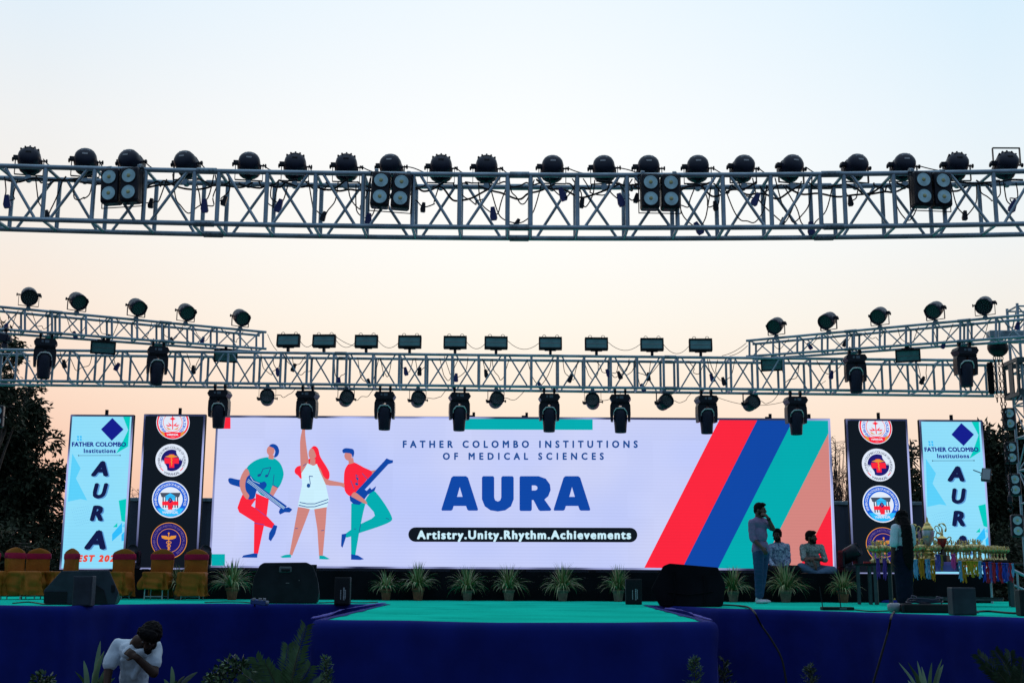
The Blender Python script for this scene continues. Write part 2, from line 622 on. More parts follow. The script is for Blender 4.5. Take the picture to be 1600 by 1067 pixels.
def sheet(poly, z, thick, cuts=0):
    bm = bmesh.new()
    vs = [bm.verts.new((p.x, p.y, z)) for p in poly]
    f = bm.faces.new(vs)
    if f.normal.z < 0:
        bmesh.ops.reverse_faces(bm, faces=[f])
    r = bmesh.ops.extrude_face_region(bm, geom=[f])
    for v in [e for e in r['geom'] if isinstance(e, bmesh.types.BMVert)]:
        v.co.z -= thick
    bmesh.ops.recalc_face_normals(bm, faces=bm.faces[:])
    bm.verts.index_update()
    m = MB()
    m.add([v.co[:] for v in bm.verts], [[v.index for v in f.verts] for f in bm.faces])
    bm.free()
    return m


sheet(outline + bk_pts, ZS, 0.012).build('carpet', CARPET, st, SO)
sheet([p + Vector((0, .06, 0)) for p in outline] + bk_pts, ZS - .013, 0.12).build('deck', WOOD, st, SO)
# wrinkles standing up in the carpet
for (x0, y0, x1, y1) in [(700, 944, 770, 945), (760, 942.5, 880, 943), (800, 946, 850, 946), (905, 943.5, 960, 944), (590, 942, 610, 941), (560, 958, 700, 960), (820, 953, 980, 955), (640, 965, 760, 966), (650, 951, 740, 952)]:
    a, b = gz(x0, y0, ZS), gz(x1, y1, ZS)
    n = 10
    wr = MB()
    wr.path([a.lerp(b, i / n) + Vector((0, .05 * math.sin(i * 1.3 + x0), -.006)) for i in range(n + 1)], 0, 6, rs=[.004 + .011 * math.sin(PI * i / n) for i in range(n + 1)])
    wr.build('carpet_wrinkle', CARPET, st, SO)

# skirt cloth: hangs from the front edge, folded over on top
fr = []
for i in range(len(outline) - 1):
    a, b = outline[i], outline[i + 1]
    n = max(2, int((b - a).length / 0.07))
    fr += [a.lerp(b, k / n) for k in range(n)]
fr.append(outline[-1])
rows = [(-.06, .006), (0.0, .010), (.032, .002), (.056, -.022), (.068, -.06), (.068, -.14), (.06, -.28), (.06, -.5), (.06, -.8), (.07, -1.1), (.09, -ZS + .02)]
vs, fs = [], []
N = len(fr)
acc = 0
for i, p in enumerate(fr):
    t = (fr[min(i + 1, N - 1)] - fr[max(i - 1, 0)])
    t.z = 0
    t.normalize()
    nrm = Vector((t.y, -t.x, 0))
    if i:
        acc += (p - fr[i - 1]).length
    f1 = noise.noise(Vector((acc * 1.1, 0, 3))) * 0.8 + noise.noise(Vector((acc * 3.7, 2, 3))) * 0.4
    for (o, dz) in rows:
        dep = min(1, max(0, -dz) * 1.6)
        fold = (0.040 * math.sin(acc * 5.3 + 2.6 * f1) + 0.035 * math.sin(acc * 13 + 4 * f1) * max(0, f1 + .3) + 0.09 * f1) * dep
        zz = noise.noise(Vector((acc * 1.7, 7, dz * 2))) * 0.012 * (1 if dz < -.02 else .3)
        oo = o - (0.10 * max(0, f1 * .8 + noise.noise(Vector((acc * 5, 9, 1))) * .5) if dz > 0.004 and dz < .008 else 0)
        vs.append(p + nrm * (oo + fold) + Vector((0, 0, dz + zz)))
K = len(rows)
for i in range(N - 1):
    for k in range(K - 1):
        fs.append((i * K + k, i * K + k + 1, (i + 1) * K + k + 1, (i + 1) * K + k))
sk = MB()
sk.add(vs, fs, sm=True)
sk.build('skirt', SKIRT, st, SO)
LILAC = cloth_mat('turned_cloth_edge', (0.13, 0.12, 0.46), .8, .2, 3, .2)
te = MB()
for pts in ([(487, 966), (512, 961), (535, 952.5), (560, 948), (590, 943.5), (603, 942)], [(1112, 969), (1090, 963), (1077, 957), (1062, 953), (1040, 951)]):
    ps = spline([gz(x, y, ZS) for x, y in pts], 5, False)
    te.path([p + Vector((0, 0, .004)) for i, p in enumerate(ps)], 0, 7, rs=[.009 + .010 * noise.noise(Vector((i * .6, 3, 1))) + .006 * math.sin(i * .4) for i in range(len(ps))])
te.build('turned_edge', LILAC, st, SO)

# riser carrying the LED walls
YR = 22.55
zr = at(800, 893, YR).z
rx0, rx1 = at(88, 893, YR).x, at(1545, 893, YR).x
ro = Vector(((rx0 + rx1) / 2, YR, ZS))
rs_ = thing('screen_riser', 'long low black cloth covered riser under the LED walls', 'platform', ro)
vs, fs = [], []
n = 220
for i in range(n + 1):
    x = rx0 + (rx1 - rx0) * i / n
    for k in range(6):
        z = ZS + .004 + (zr - ZS - .004) * (1 - k / 5)
        vs.append((x, YR - (.012 * math.sin(x * 9) + .012 * math.sin(x * 23.1 + 1)) * (k / 5) - .004, z))
for i in range(n):
    for k in range(5):
        fs.append((i * 6 + k, i * 6 + k + 1, i * 6 + k + 7, i * 6 + k + 6))
MB().add(vs, fs, sm=True).build('cloth_front', BLKCL, rs_, ro)
MB().box(((rx0 + rx1) / 2, YR + .95, zr - .03), (rx1 - rx0, 1.86, .06), bev=.008).build('top_board', BLACKM, rs_, ro)
for i in range(12):
    MB().box((rx0 + (rx1 - rx0) * (i + .5) / 12, YR + 1.0, (ZS + zr - .06) / 2 + .001), (.08, 1.6, zr - .065 - ZS)).build('support', STEEL2, rs_, ro)

# ---------------------------------------------------------------- lettering
GC = {}


def glyph(c, bold):
    key = (c, bold)
    if key in GC:
        return GC[key]

    def mesh_of(t):
        cu = bpy.data.curves.new('lettering', 'FONT')
        cu.body = t
        cu.size = 1
        cu.resolution_u = 3
        cu.offset = bold
        ob = bpy.data.objects.new('lettering', cu)
        COL.objects.link(ob)
        bpy.context.view_layer.update()
        dg = bpy.context.evaluated_depsgraph_get()
        me = bpy.data.meshes.new_from_object(ob.evaluated_get(dg))
        v = [x.co[:2] for x in me.vertices]
        f = [list(p.vertices) for p in me.polygons]
        bpy.data.objects.remove(ob)
        bpy.data.curves.remove(cu)
        bpy.data.meshes.remove(me)
        return v, f
    v, f = mesh_of(c) if c != ' ' else ([], [])
    w = lambda t: (lambda q: max(a[0] for a in q) - min(a[0] for a in q))(mesh_of(t)[0])
    adv = w('I' + c + 'I') - w('II') if c != ' ' else 0.28
    GC[key] = (v, f, adv)
    return GC[key]


CAP = 0.73


def text_line(m, txt, x0, x1, z, cap, P, mi=0, bold=0.0, shear=0.0, wid=1.0):
    """letters from x0 to x1, base line z, capital height cap; P maps (x,z) to a point"""
    s = cap / CAP
    gl = [glyph(c, 0) for c in txt]
    nat = sum(q[2] for q in gl) * s * wid
    if x1 is None:
        gap = 0
    else:
        gap = (x1 - x0 - nat) / max(1, len(txt) - 1)
    x = x0
    for (v, f, a) in gl:
        if v:
            for (ex, ez, kz) in FAT if bold else FAT[:1]:
                ex, ez = ex * bold * s * wid, ez * bold * s
                q = [P(x + (p[0] * wid + p[1] * shear) * s + ex, z + p[1] * s + ez) for p in v]
                m.add([(t_[0], t_[1] - kz, t_[2]) for t_ in q], f, None, mi)
        x += a * s * wid + gap


def text_arc(m, txt, cx, cz, r, a0, a1, cap, P, mi=0, bold=0.0, inward=False, ztop=None):
    """letters round a circle between angles a0..a1 (degrees, clockwise from left over the top; inward = under the circle)"""
    s = cap / CAP
    gl = [glyph(c, 0) for c in txt]
    tot = sum(q[2] for q in gl)
    acc_ = 0
    for (v, f, a) in gl:
        t = R(a0 + (a1 - a0) * (acc_ + a / 2) / tot)
        acc_ += a
        if not v:
            continue
        c, sn = math.cos(t), math.sin(t)
        out = []
        for p in v:
            lx, lz = (p[0] - a / 2) * s, p[1] * s
            if inward:
                rr = r - lz
                out.append((cx + c * rr - sn * lx, cz + sn * rr + c * lx))
            else:
                rr = r + lz
                out.append((cx + c * rr + sn * lx, cz + sn * rr - c * lx))
        if ztop is not None and max(q[1] for q in out) > ztop:
            continue
        for (ex, ez, kz) in FAT if bold else FAT[:1]:
            m.add([(t_[0] + ex * bold * s * MPP, t_[1] - kz, t_[2] + ez * bold * s * MPP) for t_ in (P(*q) for q in out)], f, None, mi)


MPP = 0.003
FAT = [(0, 0, 0), (1, .5, .0003), (-1, .5, .0006), (1, -.5, .0009), (-1, -.5, .0012), (0, .9, .0015), (0, -.9, .0018)]


def clip_top(poly, zt_):
    out = []
    n = len(poly)
    for i in range(n):
        a, b = poly[i], poly[(i + 1) % n]
        if a[1] <= zt_:
            out.append(a)
        if (a[1] <= zt_) != (b[1] <= zt_):
            t = (zt_ - a[1]) / (b[1] - a[1])
            out.append((a[0] + t * (b[0] - a[0]), zt_))
    return out


# ---------------------------------------------------------------- LED walls
S_BG = screen_mat('screen_lavender', (189, 201, 251), (209, 214, 248))
S_TEAL = screen_mat('screen_teal', (0, 172, 176))
S_RED = screen_mat('screen_red', (252, 36, 60))
S_BLUE = screen_mat('screen_blue', (13, 70, 166))
S_SAL = screen_mat('screen_salmon', (212, 134, 128))
S_SKIN = screen_mat('screen_skin', (208, 134, 128))
S_PALE = screen_mat('screen_pale', (204, 240, 254))
S_BLK = screen_mat('screen_black', (13, 19, 28))
S_TXT = screen_mat('screen_navy_text', (28, 78, 150))
S_CYAN = screen_mat('screen_sky', (136, 218, 252), (150, 226, 250))
S_CY2 = screen_mat('screen_sky_deep', (92, 208, 250))
S_CY3 = screen_mat('screen_azure', (48, 190, 252))
S_NAVY = screen_mat('screen_navy', (15, 22, 70))
S_SHAD = screen_mat('screen_letter_shadow', (90, 150, 210))
S_DIA = screen_mat('screen_indigo', (18, 26, 140))
S_TEAL2 = screen_mat('screen_turquoise', (0, 204, 192))
S_ORG = screen_mat('screen_orange_red', (232, 78, 58))
S_WHITE = screen_mat('screen_white', (226, 236, 252))
S_GOLD = screen_mat('screen_gold', (232, 152, 58))
S_RBLU = screen_mat('screen_royal', (22, 98, 218))
S_PURP = screen_mat('screen_deep_violet', (28, 22, 110))
S_DIM = screen_mat('screen_dim_violet', (118, 96, 150))
S_GREY = screen_mat('screen_grey', (70, 80, 100))
RIMM = mat('aluminium_rim_painted_glow', (0.10, 0.10, 0.16), 0.4, 0.3, 0.08, 3)
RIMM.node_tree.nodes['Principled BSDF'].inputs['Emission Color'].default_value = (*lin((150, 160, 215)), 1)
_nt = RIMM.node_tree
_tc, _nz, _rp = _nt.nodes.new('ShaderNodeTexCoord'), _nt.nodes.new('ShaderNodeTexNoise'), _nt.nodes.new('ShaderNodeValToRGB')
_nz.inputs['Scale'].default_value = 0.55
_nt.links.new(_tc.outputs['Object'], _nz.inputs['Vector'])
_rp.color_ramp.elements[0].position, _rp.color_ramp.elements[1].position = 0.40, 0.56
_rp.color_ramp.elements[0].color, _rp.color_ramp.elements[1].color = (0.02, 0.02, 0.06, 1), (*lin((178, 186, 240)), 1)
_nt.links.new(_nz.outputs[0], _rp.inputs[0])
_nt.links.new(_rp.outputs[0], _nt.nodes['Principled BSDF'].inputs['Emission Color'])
_nt.nodes['Principled BSDF'].inputs['Emission Strength'].default_value = 0.9   # display light on the rim, put in as patchy emission
SMATS = [S_BG, S_TEAL, S_RED, S_BLUE, S_SAL, S_SKIN, S_PALE, S_BLK, S_TXT, S_CYAN, S_CY2, S_CY3, S_NAVY, S_SHAD, S_DIA, S_TEAL2, S_ORG, S_WHITE, S_GOLD, S_RBLU, S_PURP, S_GREY, S_DIM]
(BG, TEAL, RED, BLUE, SAL, SKIN, PALE, BLK, TXT, CYAN, CY2, CY3, NAVY, SHAD, DIA, TEAL2, ORG, WHITE, GOLD, RBLU, PURP, GREY, S4TXT) = range(23)


class Art:
    """shapes traced in the picture's own pixels, laid in thin layers on the plane of the wall"""

    def __init__(s, org, conv):
        s.m, s.org, s.conv, s.ly = MB(), org, conv, 0

    def P(s, k):
        def f(u, v):
            x, y = s.conv(u, v)
            p = at(x, y, YW)
            return (p.x, YW - .004 * k, p.z)
        return f

    def poly(s, pts, mi, k, smooth=0):
        if smooth:
            pts = [(p.x, p.y) for p in spline([Vector((a, b)) for a, b in pts], smooth)]
        P = s.P(k)
        s.m.add([P(*p) for p in pts], [list(range(len(pts)))], None, mi)

    def disc(s, cu, cv, ru, mi, k, rv=None, top=None, n=40, rot=0):
        rv = rv or ru
        c, sn = math.cos(rot), math.sin(rot)
        pts = []
        for i in range(n):
            a = 2 * PI * i / n
            x, y = ru * math.cos(a), rv * math.sin(a)
            pts.append((cu + x * c - y * sn, cv + x * sn + y * c))
        if top is not None:
            pts = [(a, -b) for a, b in clip_top([(a, -b) for a, b in pts], -top)]
        s.poly(pts, mi, k)

    def line(s, pts, w, mi, k):
        P = s.P(k)
        for a, b in zip(pts, pts[1:]):
            a, b = Vector(a), Vector(b)
            d = (b - a).normalized()
            n = Vector((-d.y, d.x)) * w / 2
            s.m.add([P(*(a + n)), P(*(b + n)), P(*(b - n)), P(*(a - n))], [(0, 1, 2, 3)], None, mi)

    def text(s, txt, u0, u1, v, cap, mi, k, bold=0, shear=0, wid=1):
        P = s.P(k)
        text_line(s.m, txt, u0, u1, 0, cap, lambda x, z: P(x, v - z), mi, bold, shear, wid)

    def arc(s, txt, cu, cv, r, a0, a1, cap, mi, k, bold=0, inward=False, top=None):
        P = s.P(k)
        text_arc(s.m, txt, cu, -cv, r, a0, a1, cap, lambda x, z: P(x, -z), mi, bold, inward, None if top is None else -top)


def wall(name, label, corners, rim, depth=.08, group=None):
    """cabinet, rim and the thing itself; corners tl, tr, br, bl in pixels"""
    p = [at(x, y, YW) for x, y in corners]
    x0, x1 = (p[0].x + p[3].x) / 2, (p[1].x + p[2].x) / 2
    z1, z0 = (p[0].z + p[1].z) / 2, (p[2].z + p[3].z) / 2
    org = Vector(((x0 + x1) / 2, YW, z0))
    t = thing(name, label, 'LED screen', org, 0, group)
    MB().box(((x0 + x1) / 2, YW + depth / 2 + .012, (z0 + z1) / 2), (x1 - x0 + .02, depth, z1 - z0 + .02), bev=.01).build('cabinet', BLACKM, t, org)
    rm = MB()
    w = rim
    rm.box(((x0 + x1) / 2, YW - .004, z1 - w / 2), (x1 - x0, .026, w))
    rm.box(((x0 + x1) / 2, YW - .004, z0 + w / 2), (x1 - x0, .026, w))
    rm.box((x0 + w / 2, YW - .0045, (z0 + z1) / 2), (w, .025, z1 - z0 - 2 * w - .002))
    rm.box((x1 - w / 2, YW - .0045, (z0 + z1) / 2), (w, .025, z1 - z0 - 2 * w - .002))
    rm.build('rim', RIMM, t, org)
    return t, org, (x0, x1, z0, z1)


# the stand feet holding each wall on the riser
def feet(t, org, xs, z0):
    for x in xs:
        MB().box((x, YW + .12, (z0 + zr) / 2 - .001), (.12, .3, max(.03, z0 - zr - .014))).build('foot', BLACKM, t, org)


MW = [(338, 650), (1297, 653.5), (1306.5, 890), (327, 887.5)]
mw, mo, mb_ = wall('main_screen', 'huge lit LED wall with AURA lettering and dancing musicians on lavender', MW, .035)
c3 = lambda u, v: (300 + u / 3.953, 630 + v / 3.953)
A = Art(mo, c3)
x0, x1, z0, z1 = mb_
A.m.add([(x0 + .03, YW, z0 + .03), (x1 - .03, YW, z0 + .03), (x1 - .03, YW, z1 - .03), (x0 + .03, YW, z1 - .03)], [(0, 1, 2, 3)], None, BG)
A.poly([(158, 80), (238, 80), (238, 157), (157, 157)], RED, 1)
A.poly([(123, 930), (204, 930), (203, 1010), (121, 1010)], TEAL, 1)
# left guitarist
A.poly([(395, 555), (475, 590), (462, 690), (446, 750), (408, 928), (382, 928), (385, 720)], RED, 1)
A.poly([(322, 545), (396, 590), (366, 632), (440, 672), (510, 745), (495, 772), (400, 740), (292, 672), (281, 645), (300, 590)], RED, 2)
A.line([(385, 738), (448, 750)], 4, BLUE, 3)
A.line([(392, 645), (460, 698)], 3, BLUE, 3)
A.poly([(308, 951), (318, 938), (383, 925), (406, 926), (403, 952)], BLUE, 2)
A.poly([(505, 748), (528, 757), (515, 805), (488, 851), (474, 838), (478, 800), (496, 768)], BLUE, 3)
A.poly([(497, 505), (533, 520), (500, 577), (468, 570)], SKIN, 2)
A.poly([(338, 402), (380, 360), (440, 336), (500, 336), (545, 370), (566, 425), (560, 470), (533, 521), (500, 507), (480, 560), (440, 572), (400, 530), (357, 440)], TEAL, 3, 3)
A.line([(500, 505), (508, 440)], 4, TXT, 4)
A.line([(498, 503), (533, 521)], 5, BLUE, 4)
A.line([(340, 400), (358, 440)], 5, BLUE, 4)
for (a, b) in (((440, 405), (425, 440)), ((488, 395), (470, 445)), ((440, 405), (488, 395))):
    A.line([a, b], 5, TXT, 4)
A.disc(416, 444, 12, TXT, 4, 8, rot=-.4)
A.disc(462, 448, 11, TXT, 4, 8, rot=-.4)
A.poly([(475, 312), (508, 322), (503, 347), (474, 342)], SKIN, 4)
A.disc(487, 293, 24, SKIN, 5, 30)
A.poly([(478, 262), (500, 251), (527, 262), (540, 295), (530, 325), (508, 334), (516, 300), (506, 278), (490, 270)], BLUE, 6, 4)
A.poly([(225, 472), (240, 461), (300, 472), (345, 450), (360, 443), (390, 475), (425, 488), (450, 483), (463, 505), (445, 529), (420, 520), (400, 540), (385, 585), (350, 593), (338, 560), (330, 530), (290, 515), (238, 498)], BLUE, 5, 4)
A.poly([(333, 482), (350, 464), (588, 634), (565, 660)], BLUE, 6)
A.poly([(545, 650), (600, 641), (621, 655), (605, 673), (575, 672), (545, 686), (537, 671)], BLUE, 6)
for o in (-7, 0, 7):
    A.line([(345 - o * .6, 476 + o), (572 - o * .6, 648 + o * .6)], 2.4, PALE, 7)
A.line([(362, 452), (380, 480), (420, 496)], 3, PALE, 7)
A.poly([(338, 402), (310, 440), (296, 490), (305, 540), (330, 582), (345, 592), (356, 570), (336, 540), (331, 500), (340, 460), (357, 436)], SKIN, 8, 4)
# dancer
A.poly([(635, 410), (655, 388), (700, 386), (690, 430), (675, 465), (655, 445), (638, 432)], RED, 1, 4)
A.poly([(745, 268), (775, 274), (793, 330), (830, 390), (849, 430), (845, 467), (820, 462), (800, 430), (775, 400), (740, 380), (715, 372), (720, 345), (745, 330)], RED, 1, 4)
A.poly([(680, 117), (690, 128), (692, 152), (707, 142), (699, 168), (703, 230), (712, 300), (722, 370), (715, 400), (680, 425), (672, 400), (668, 240), (680, 165), (678, 135)], SKIN, 2, 3)
A.poly([(655, 640), (730, 650), (700, 730), (620, 937), (602, 937), (630, 780)], SKIN, 2)
A.poly([(755, 652), (833, 635), (826, 740), (808, 942), (785, 942), (775, 780)], SKIN, 2)
A.poly([(545, 946), (575, 935), (612, 931), (612, 951), (560, 953)], TEAL, 3)
A.poly([(787, 938), (815, 940), (852, 960), (835, 963), (787, 961)], TEAL, 3)
A.poly([(768, 382), (795, 408), (826, 465), (925, 489), (942, 498), (938, 520), (915, 510), (820, 500), (782, 440)], SKIN, 3, 3)
A.poly([(714, 370), (732, 378), (750, 382), (772, 374), (790, 420), (826, 500), (846, 590), (836, 640), (740, 656), (655, 635), (665, 580), (681, 500), (676, 432), (700, 395)], PALE, 4)
A.line([(666, 611), (710, 620), (760, 620), (842, 592)], 5, TXT, 5)
A.line([(660, 628), (710, 639), (760, 638), (842, 611)], 5, TXT, 5)
A.poly([(733, 340), (763, 345), (762, 382), (748, 385), (728, 376)], SKIN, 5)
A.disc(746, 310, 25, SKIN, 5, 36, rot=.1)
A.poly([(738, 275), (760, 266), (782, 285), (788, 335), (775, 350), (765, 315), (752, 285)], RED, 6, 4)
A.line([(725, 450), (733, 500)], 4, TXT, 6)
A.line([(725, 449), (748, 452)], 5, TXT, 6)
A.disc(721, 508, 11, TXT, 6, 13)
A.line([(686, 388), (708, 372)], 4, TXT, 6)
for q in ((638, 772, 655, 772), (798, 786, 816, 783)):
    A.line([q[:2], q[2:]], 4, TXT, 5)
# right guitarist
A.poly([(984, 618), (1076, 600), (1056, 680), (1032, 800), (1009, 937), (983, 937), (982, 800)], TEAL, 1)
A.poly([(1070, 600), (1110, 543), (1135, 548), (1190, 620), (1232, 695), (1228, 728), (1150, 762), (1040, 798), (957, 828), (950, 803), (1040, 745), (1130, 693), (1080, 622)], TEAL, 2, 3)
A.line([(1033, 795), (1042, 745)], 4, TXT, 3)
A.line([(1000, 775), (1015, 775)], 4, TXT, 3)
A.line([(1198, 708), (1218, 715)], 4, TXT, 3)
A.poly([(983, 930), (1025, 938), (1063, 961), (1040, 966), (983, 964)], BLUE, 3)
A.poly([(925, 808), (953, 803), (950, 830), (930, 891), (921, 880)], BLUE, 3)
A.poly([(1106, 416), (1138, 411), (1141, 428), (1108, 446)], SKIN, 2)
A.poly([(970, 372), (1000, 364), (1060, 395), (1110, 420), (1106, 447), (1080, 472), (1010, 552), (978, 573), (945, 540), (939, 470), (945, 410)], RED, 3, 3)
for (a, b) in (((1012, 440), (1025, 490)), ((1012, 440), (1030, 452)), ((980, 475), (1002, 530)), ((1052, 432), (1085, 470))):
    A.line([a, b], 4, TXT, 4)
A.disc(1018, 498, 11, TXT, 4, 8, rot=.5)
A.disc(1022, 465, 9, TXT, 4, 7, rot=.5)
A.poly([(974, 575), (1010, 550), (1040, 515), (1080, 540), (1100, 519), (1110, 532), (1138, 511), (1130, 537), (1085, 565), (1060, 600), (1035, 626), (1000, 622), (978, 602)], BLUE, 4)
A.poly([(1028, 530), (1050, 552), (1217, 372), (1194, 350)], BLUE, 5)
A.poly([(1193, 350), (1203, 340), (1225, 350), (1243, 352), (1241, 368), (1215, 376)], BLUE, 6)
A.poly([(965, 345), (996, 335), (1001, 368), (970, 377)], SKIN, 4)
A.disc(965, 325, 23, SKIN, 5, 28, rot=-.15)
A.poly([(929, 292), (945, 278), (975, 279), (998, 286), (1003, 310), (994, 335), (984, 312), (950, 306), (937, 308)], BLUE, 6, 3)
A.poly([(1005, 548), (1050, 580), (1076, 605), (1081, 621), (1058, 615), (1000, 584), (984, 572)], SKIN, 6, 3)
# title
c4 = lambda u, v: (600 + u / 3.81, 630 + v / 3.81)
A.conv = c4
A.poly([(416, 85), (1242, 86), (1242, 158), (416, 156)], TEAL, 1)
A.text('FATHER COLOMBO INSTITUTIONS', 110, 1510, 263, 42, TXT, 1, .042, wid=.92)
A.text('OF MEDICAL SCIENCES', 350, 1308, 334, 41, TXT, 1, .042, wid=.92)


def letter_A(du):
    A.poly([(du + x, y) for x, y in [(342, 630), (345, 638), (400, 638), (408, 632), (415, 610), (488, 610), (496, 632), (504, 638), (556, 638), (560, 630), (500, 442), (488, 433), (412, 433), (401, 442)]], BLUE, 1)
    A.poly([(du + x, y) for x, y in [(435, 556), (451, 498), (468, 556)]], BG, 2)


letter_A(0)
letter_A(668)
A.poly([(583, 441), (590, 433), (650, 433), (656, 441), (656, 560), (662, 577), (678, 584), (692, 577), (698, 560), (698, 441), (705, 433), (765, 433), (772, 441), (772, 570), (756, 612), (722, 636), (677, 643), (634, 636), (600, 612), (583, 570)], BLUE, 1)
A.poly([(807, 440), (813, 433), (920, 433), (963, 448), (988, 482), (992, 515), (978, 552), (955, 572), (996, 630), (990, 639), (930, 640), (920, 633), (890, 575), (880, 575), (880, 633), (873, 640), (813, 640), (807, 633)], BLUE, 1)
A.poly([(880, 488), (900, 488), (911, 494), (914, 503), (911, 513), (900, 518), (880, 518)], BG, 2)
pill = [(188 + 43 * math.cos(R(a)), 780 + 43 * math.sin(R(a))) for a in range(90, 271, 15)] + [(1465 + 43 * math.cos(R(a)), 783 + 43 * math.sin(R(a))) for a in range(-90, 91, 15)]
A.poly(pill, BLK, 1)
A.text('Artistry.Unity.Rhythm.Achievements', 200, 1470, 805, 50, PALE, 2, .048)
# stripes
c5 = lambda u, v: (980 + u / 3.953, 630 + v / 3.953)
A.conv = c5
sl_ = lambda u, v0, v: u - .507 * (v - v0)
T_, B_ = 97, 1017
A.poly([(572, T_), (806, T_), (sl_(806, T_, B_), B_), (sl_(572, T_, B_), B_ - 3)], RED, 1)
A.poly([(806, T_), (1027, T_), (sl_(1027, T_, B_), B_ + 2), (sl_(806, T_, B_), B_)], BLUE, 1)
A.poly([(1027, T_), (1240, T_ + 3), (1243, 185), (sl_(1243, 185, B_), B_ + 4), (sl_(1027, T_, B_), B_ + 2)], TEAL, 1)
A.poly([(1243, 185), (1258, 625), (sl_(1258, 625, B_), B_ + 6), (sl_(1243, 185, B_), B_ + 4)], SAL, 1)
A.poly([(1258, 625), (1272, B_ + 8), (sl_(1258, 625, B_), B_ + 6)], RED, 1)
A.m.build('display', SMATS, mw, mo)
hk = MB()
for x in (740, 823, 1205, 1266):
    p = at(x, 650, YW)
    hk.box((p.x, YW + .1, mb_[3] + .05), (.05, .05, .1))
    hk.box((p.x - .05, YW + .1, mb_[3] + .03), (.09, .03, .03))
hk.build('lifting_lug', BLACKM, mw, mo)
feet(mw, mo, [mb_[0] + (mb_[1] - mb_[0]) * (i + .5) / 9 for i in range(9)], mb_[2])

# pale blue banner
c6 = lambda u, v: (90 + u / 4.104, 640 + v / 4.104)
lc, lo, lb = wall('banner_screen', 'upright pale blue LED banner standing left of the black emblem banner, beside the tree', [(109, 648), (207, 648.5), (195.5, 890), (95, 890.5)], .03, group='pale blue LED banners')
A = Art(lo, c6)
x0, x1, z0, z1 = lb
A.m.add([(x0 + .025, YW, z0 + .025), (x1 - .025, YW, z0 + .025), (x1 - .025, YW, z1 - .025), (x0 + .025, YW, z1 - .025)], [(0, 1, 2, 3)], None, CYAN)
A.poly([(95, 280), (148, 375), (118, 440), (190, 580), (148, 572), (66, 588)], CY2, 1)
A.poly([(420, 45), (466, 45), (452, 235), (375, 280), (408, 225), (453, 130)], TEAL2, 1)
A.poly([(352, 53), (424, 126), (348, 199), (279, 126)], DIA, 2)
for (u, v) in ((124, 168), (142, 168), (124, 186), (142, 186)):
    A.poly([(u, v), (u + 13, v), (u + 13, v + 13), (u + 4, v + 13)], CY3, 1)
A.text('FATHER COLOMBO', 92, 440, 235, 28, DIA, 3, .045)
A.text('Institutions', 168, 374, 276, 27, DIA, 3, .045)
A.line([(134, 294), (404, 293)], 2.5, NAVY, 2)
A.disc(136, 294, 4, NAVY, 3, n=10)
A.disc(402, 293, 4, NAVY, 3, n=10)
for (ch, u, v, cap) in (('A', 222, 421, 92), ('U', 218, 562, 92), ('R', 205, 707, 94), ('A', 180, 888, 116)):
    wd = {'A': 1.02, 'U': .86, 'R': .92}[ch]
    A.text(ch, u + 8, None, v + 5, cap, SHAD, 2, .055, .26, wd * 1.12)
    A.text(ch, u, None, v, cap, NAVY, 3, .055, .26, wd * 1.12)
A.poly([(392, 582), (441, 570), (436, 720), (410, 712)], TEAL2, 1)
A.poly([(356, 752), (384, 724), (383, 752)], TEAL2, 1)
A.poly([(350, 796), (414, 722), (414, 785), (350, 842)], CY3, 1)
A.poly([(410, 800), (432, 778), (430, 838), (410, 842)], CY3, 1)
A.poly([(414, 745), (440, 720), (438, 760)], CY2, 2)
rdd = random.Random(3)
for i in range(7):
    for j in range(9):
        A.disc(90 + j * 13 + i * 5, 640 + i * 17 - j * 3, 1.6, SHAD, 1, n=6)
A.text('FEST 2023', 92, 400, 971, 40, ORG, 3, .07, .25)
A.m.build('display', SMATS, lc, lo)
hk = MB()
hk.box(((x0 + x1) / 2 + .05, YW + .1, z1 + .06), (.05, .05, .1))
hk.build('lifting_lug', BLACKM, lc, lo)
feet(lc, lo, [x0 + .2, x1 - .2], z0)
# black banner with four emblems
lbk, bo, bb = wall('banner_screen', 'upright black LED banner with round emblems, left of the main screen', [(223, 648), (320, 647), (309.5, 889), (213, 889.5)], .03, group='black LED banners with emblems')
A = Art(bo, c6)
x0, x1, z0, z1 = bb
A.m.add([(x0 + .025, YW, z0 + .025), (x1 - .025, YW, z0 + .025), (x1 - .025, YW, z1 - .025), (x0 + .025, YW, z1 - .025)], [(0, 1, 2, 3)], None, BLK)
TOPV = 43
u, v, r = 740, 83, 107
A.disc(u, v, r, WHITE, 1, top=TOPV)
A.disc(u, v, r * .96, RED, 2, top=TOPV)
A.disc(u, v, r * .87, WHITE, 3, top=TOPV)
A.disc(u, v, r * .58, S_ := RED, 4, top=TOPV)
A.disc(u, v, r * .55, WHITE, 5, top=TOPV)
A.arc('FATHER COLOMBO INSTITUTE OF MEDICAL SCIENCES', u, v, r * .64, 232, -52, 17, RBLU, 5, .02, top=TOPV)
for sgn in (-1, 1):
    A.poly([(u, v + 20), (u + sgn * 46, v + 14), (u + sgn * 30, v + 26)], RED, 6)
    A.poly([(u, v + 22), (u + sgn * 30, v - 2), (u + sgn * 16, v + 22)], RED, 6)
    A.poly([(u + sgn * 3, v + 48), (u + sgn * 42, v + 26), (u + sgn * 30, v + 44)], GOLD, 6)
A.line([(u, v - 40), (u, v + 44)], 6, RED, 6)
A.poly([(u - 20, v - 24), (u, v - 34), (u + 20, v - 24), (u, v - 14)], RED, 6)
A.poly([(u - 55, v + 62), (u + 55, v + 62), (u + 48, v + 92), (u - 48, v + 92)], RED, 6)
A.poly([(u - 78, v + 52), (u - 50, v + 64), (u - 46, v + 92), (u - 66, v + 80)], GOLD, 5)
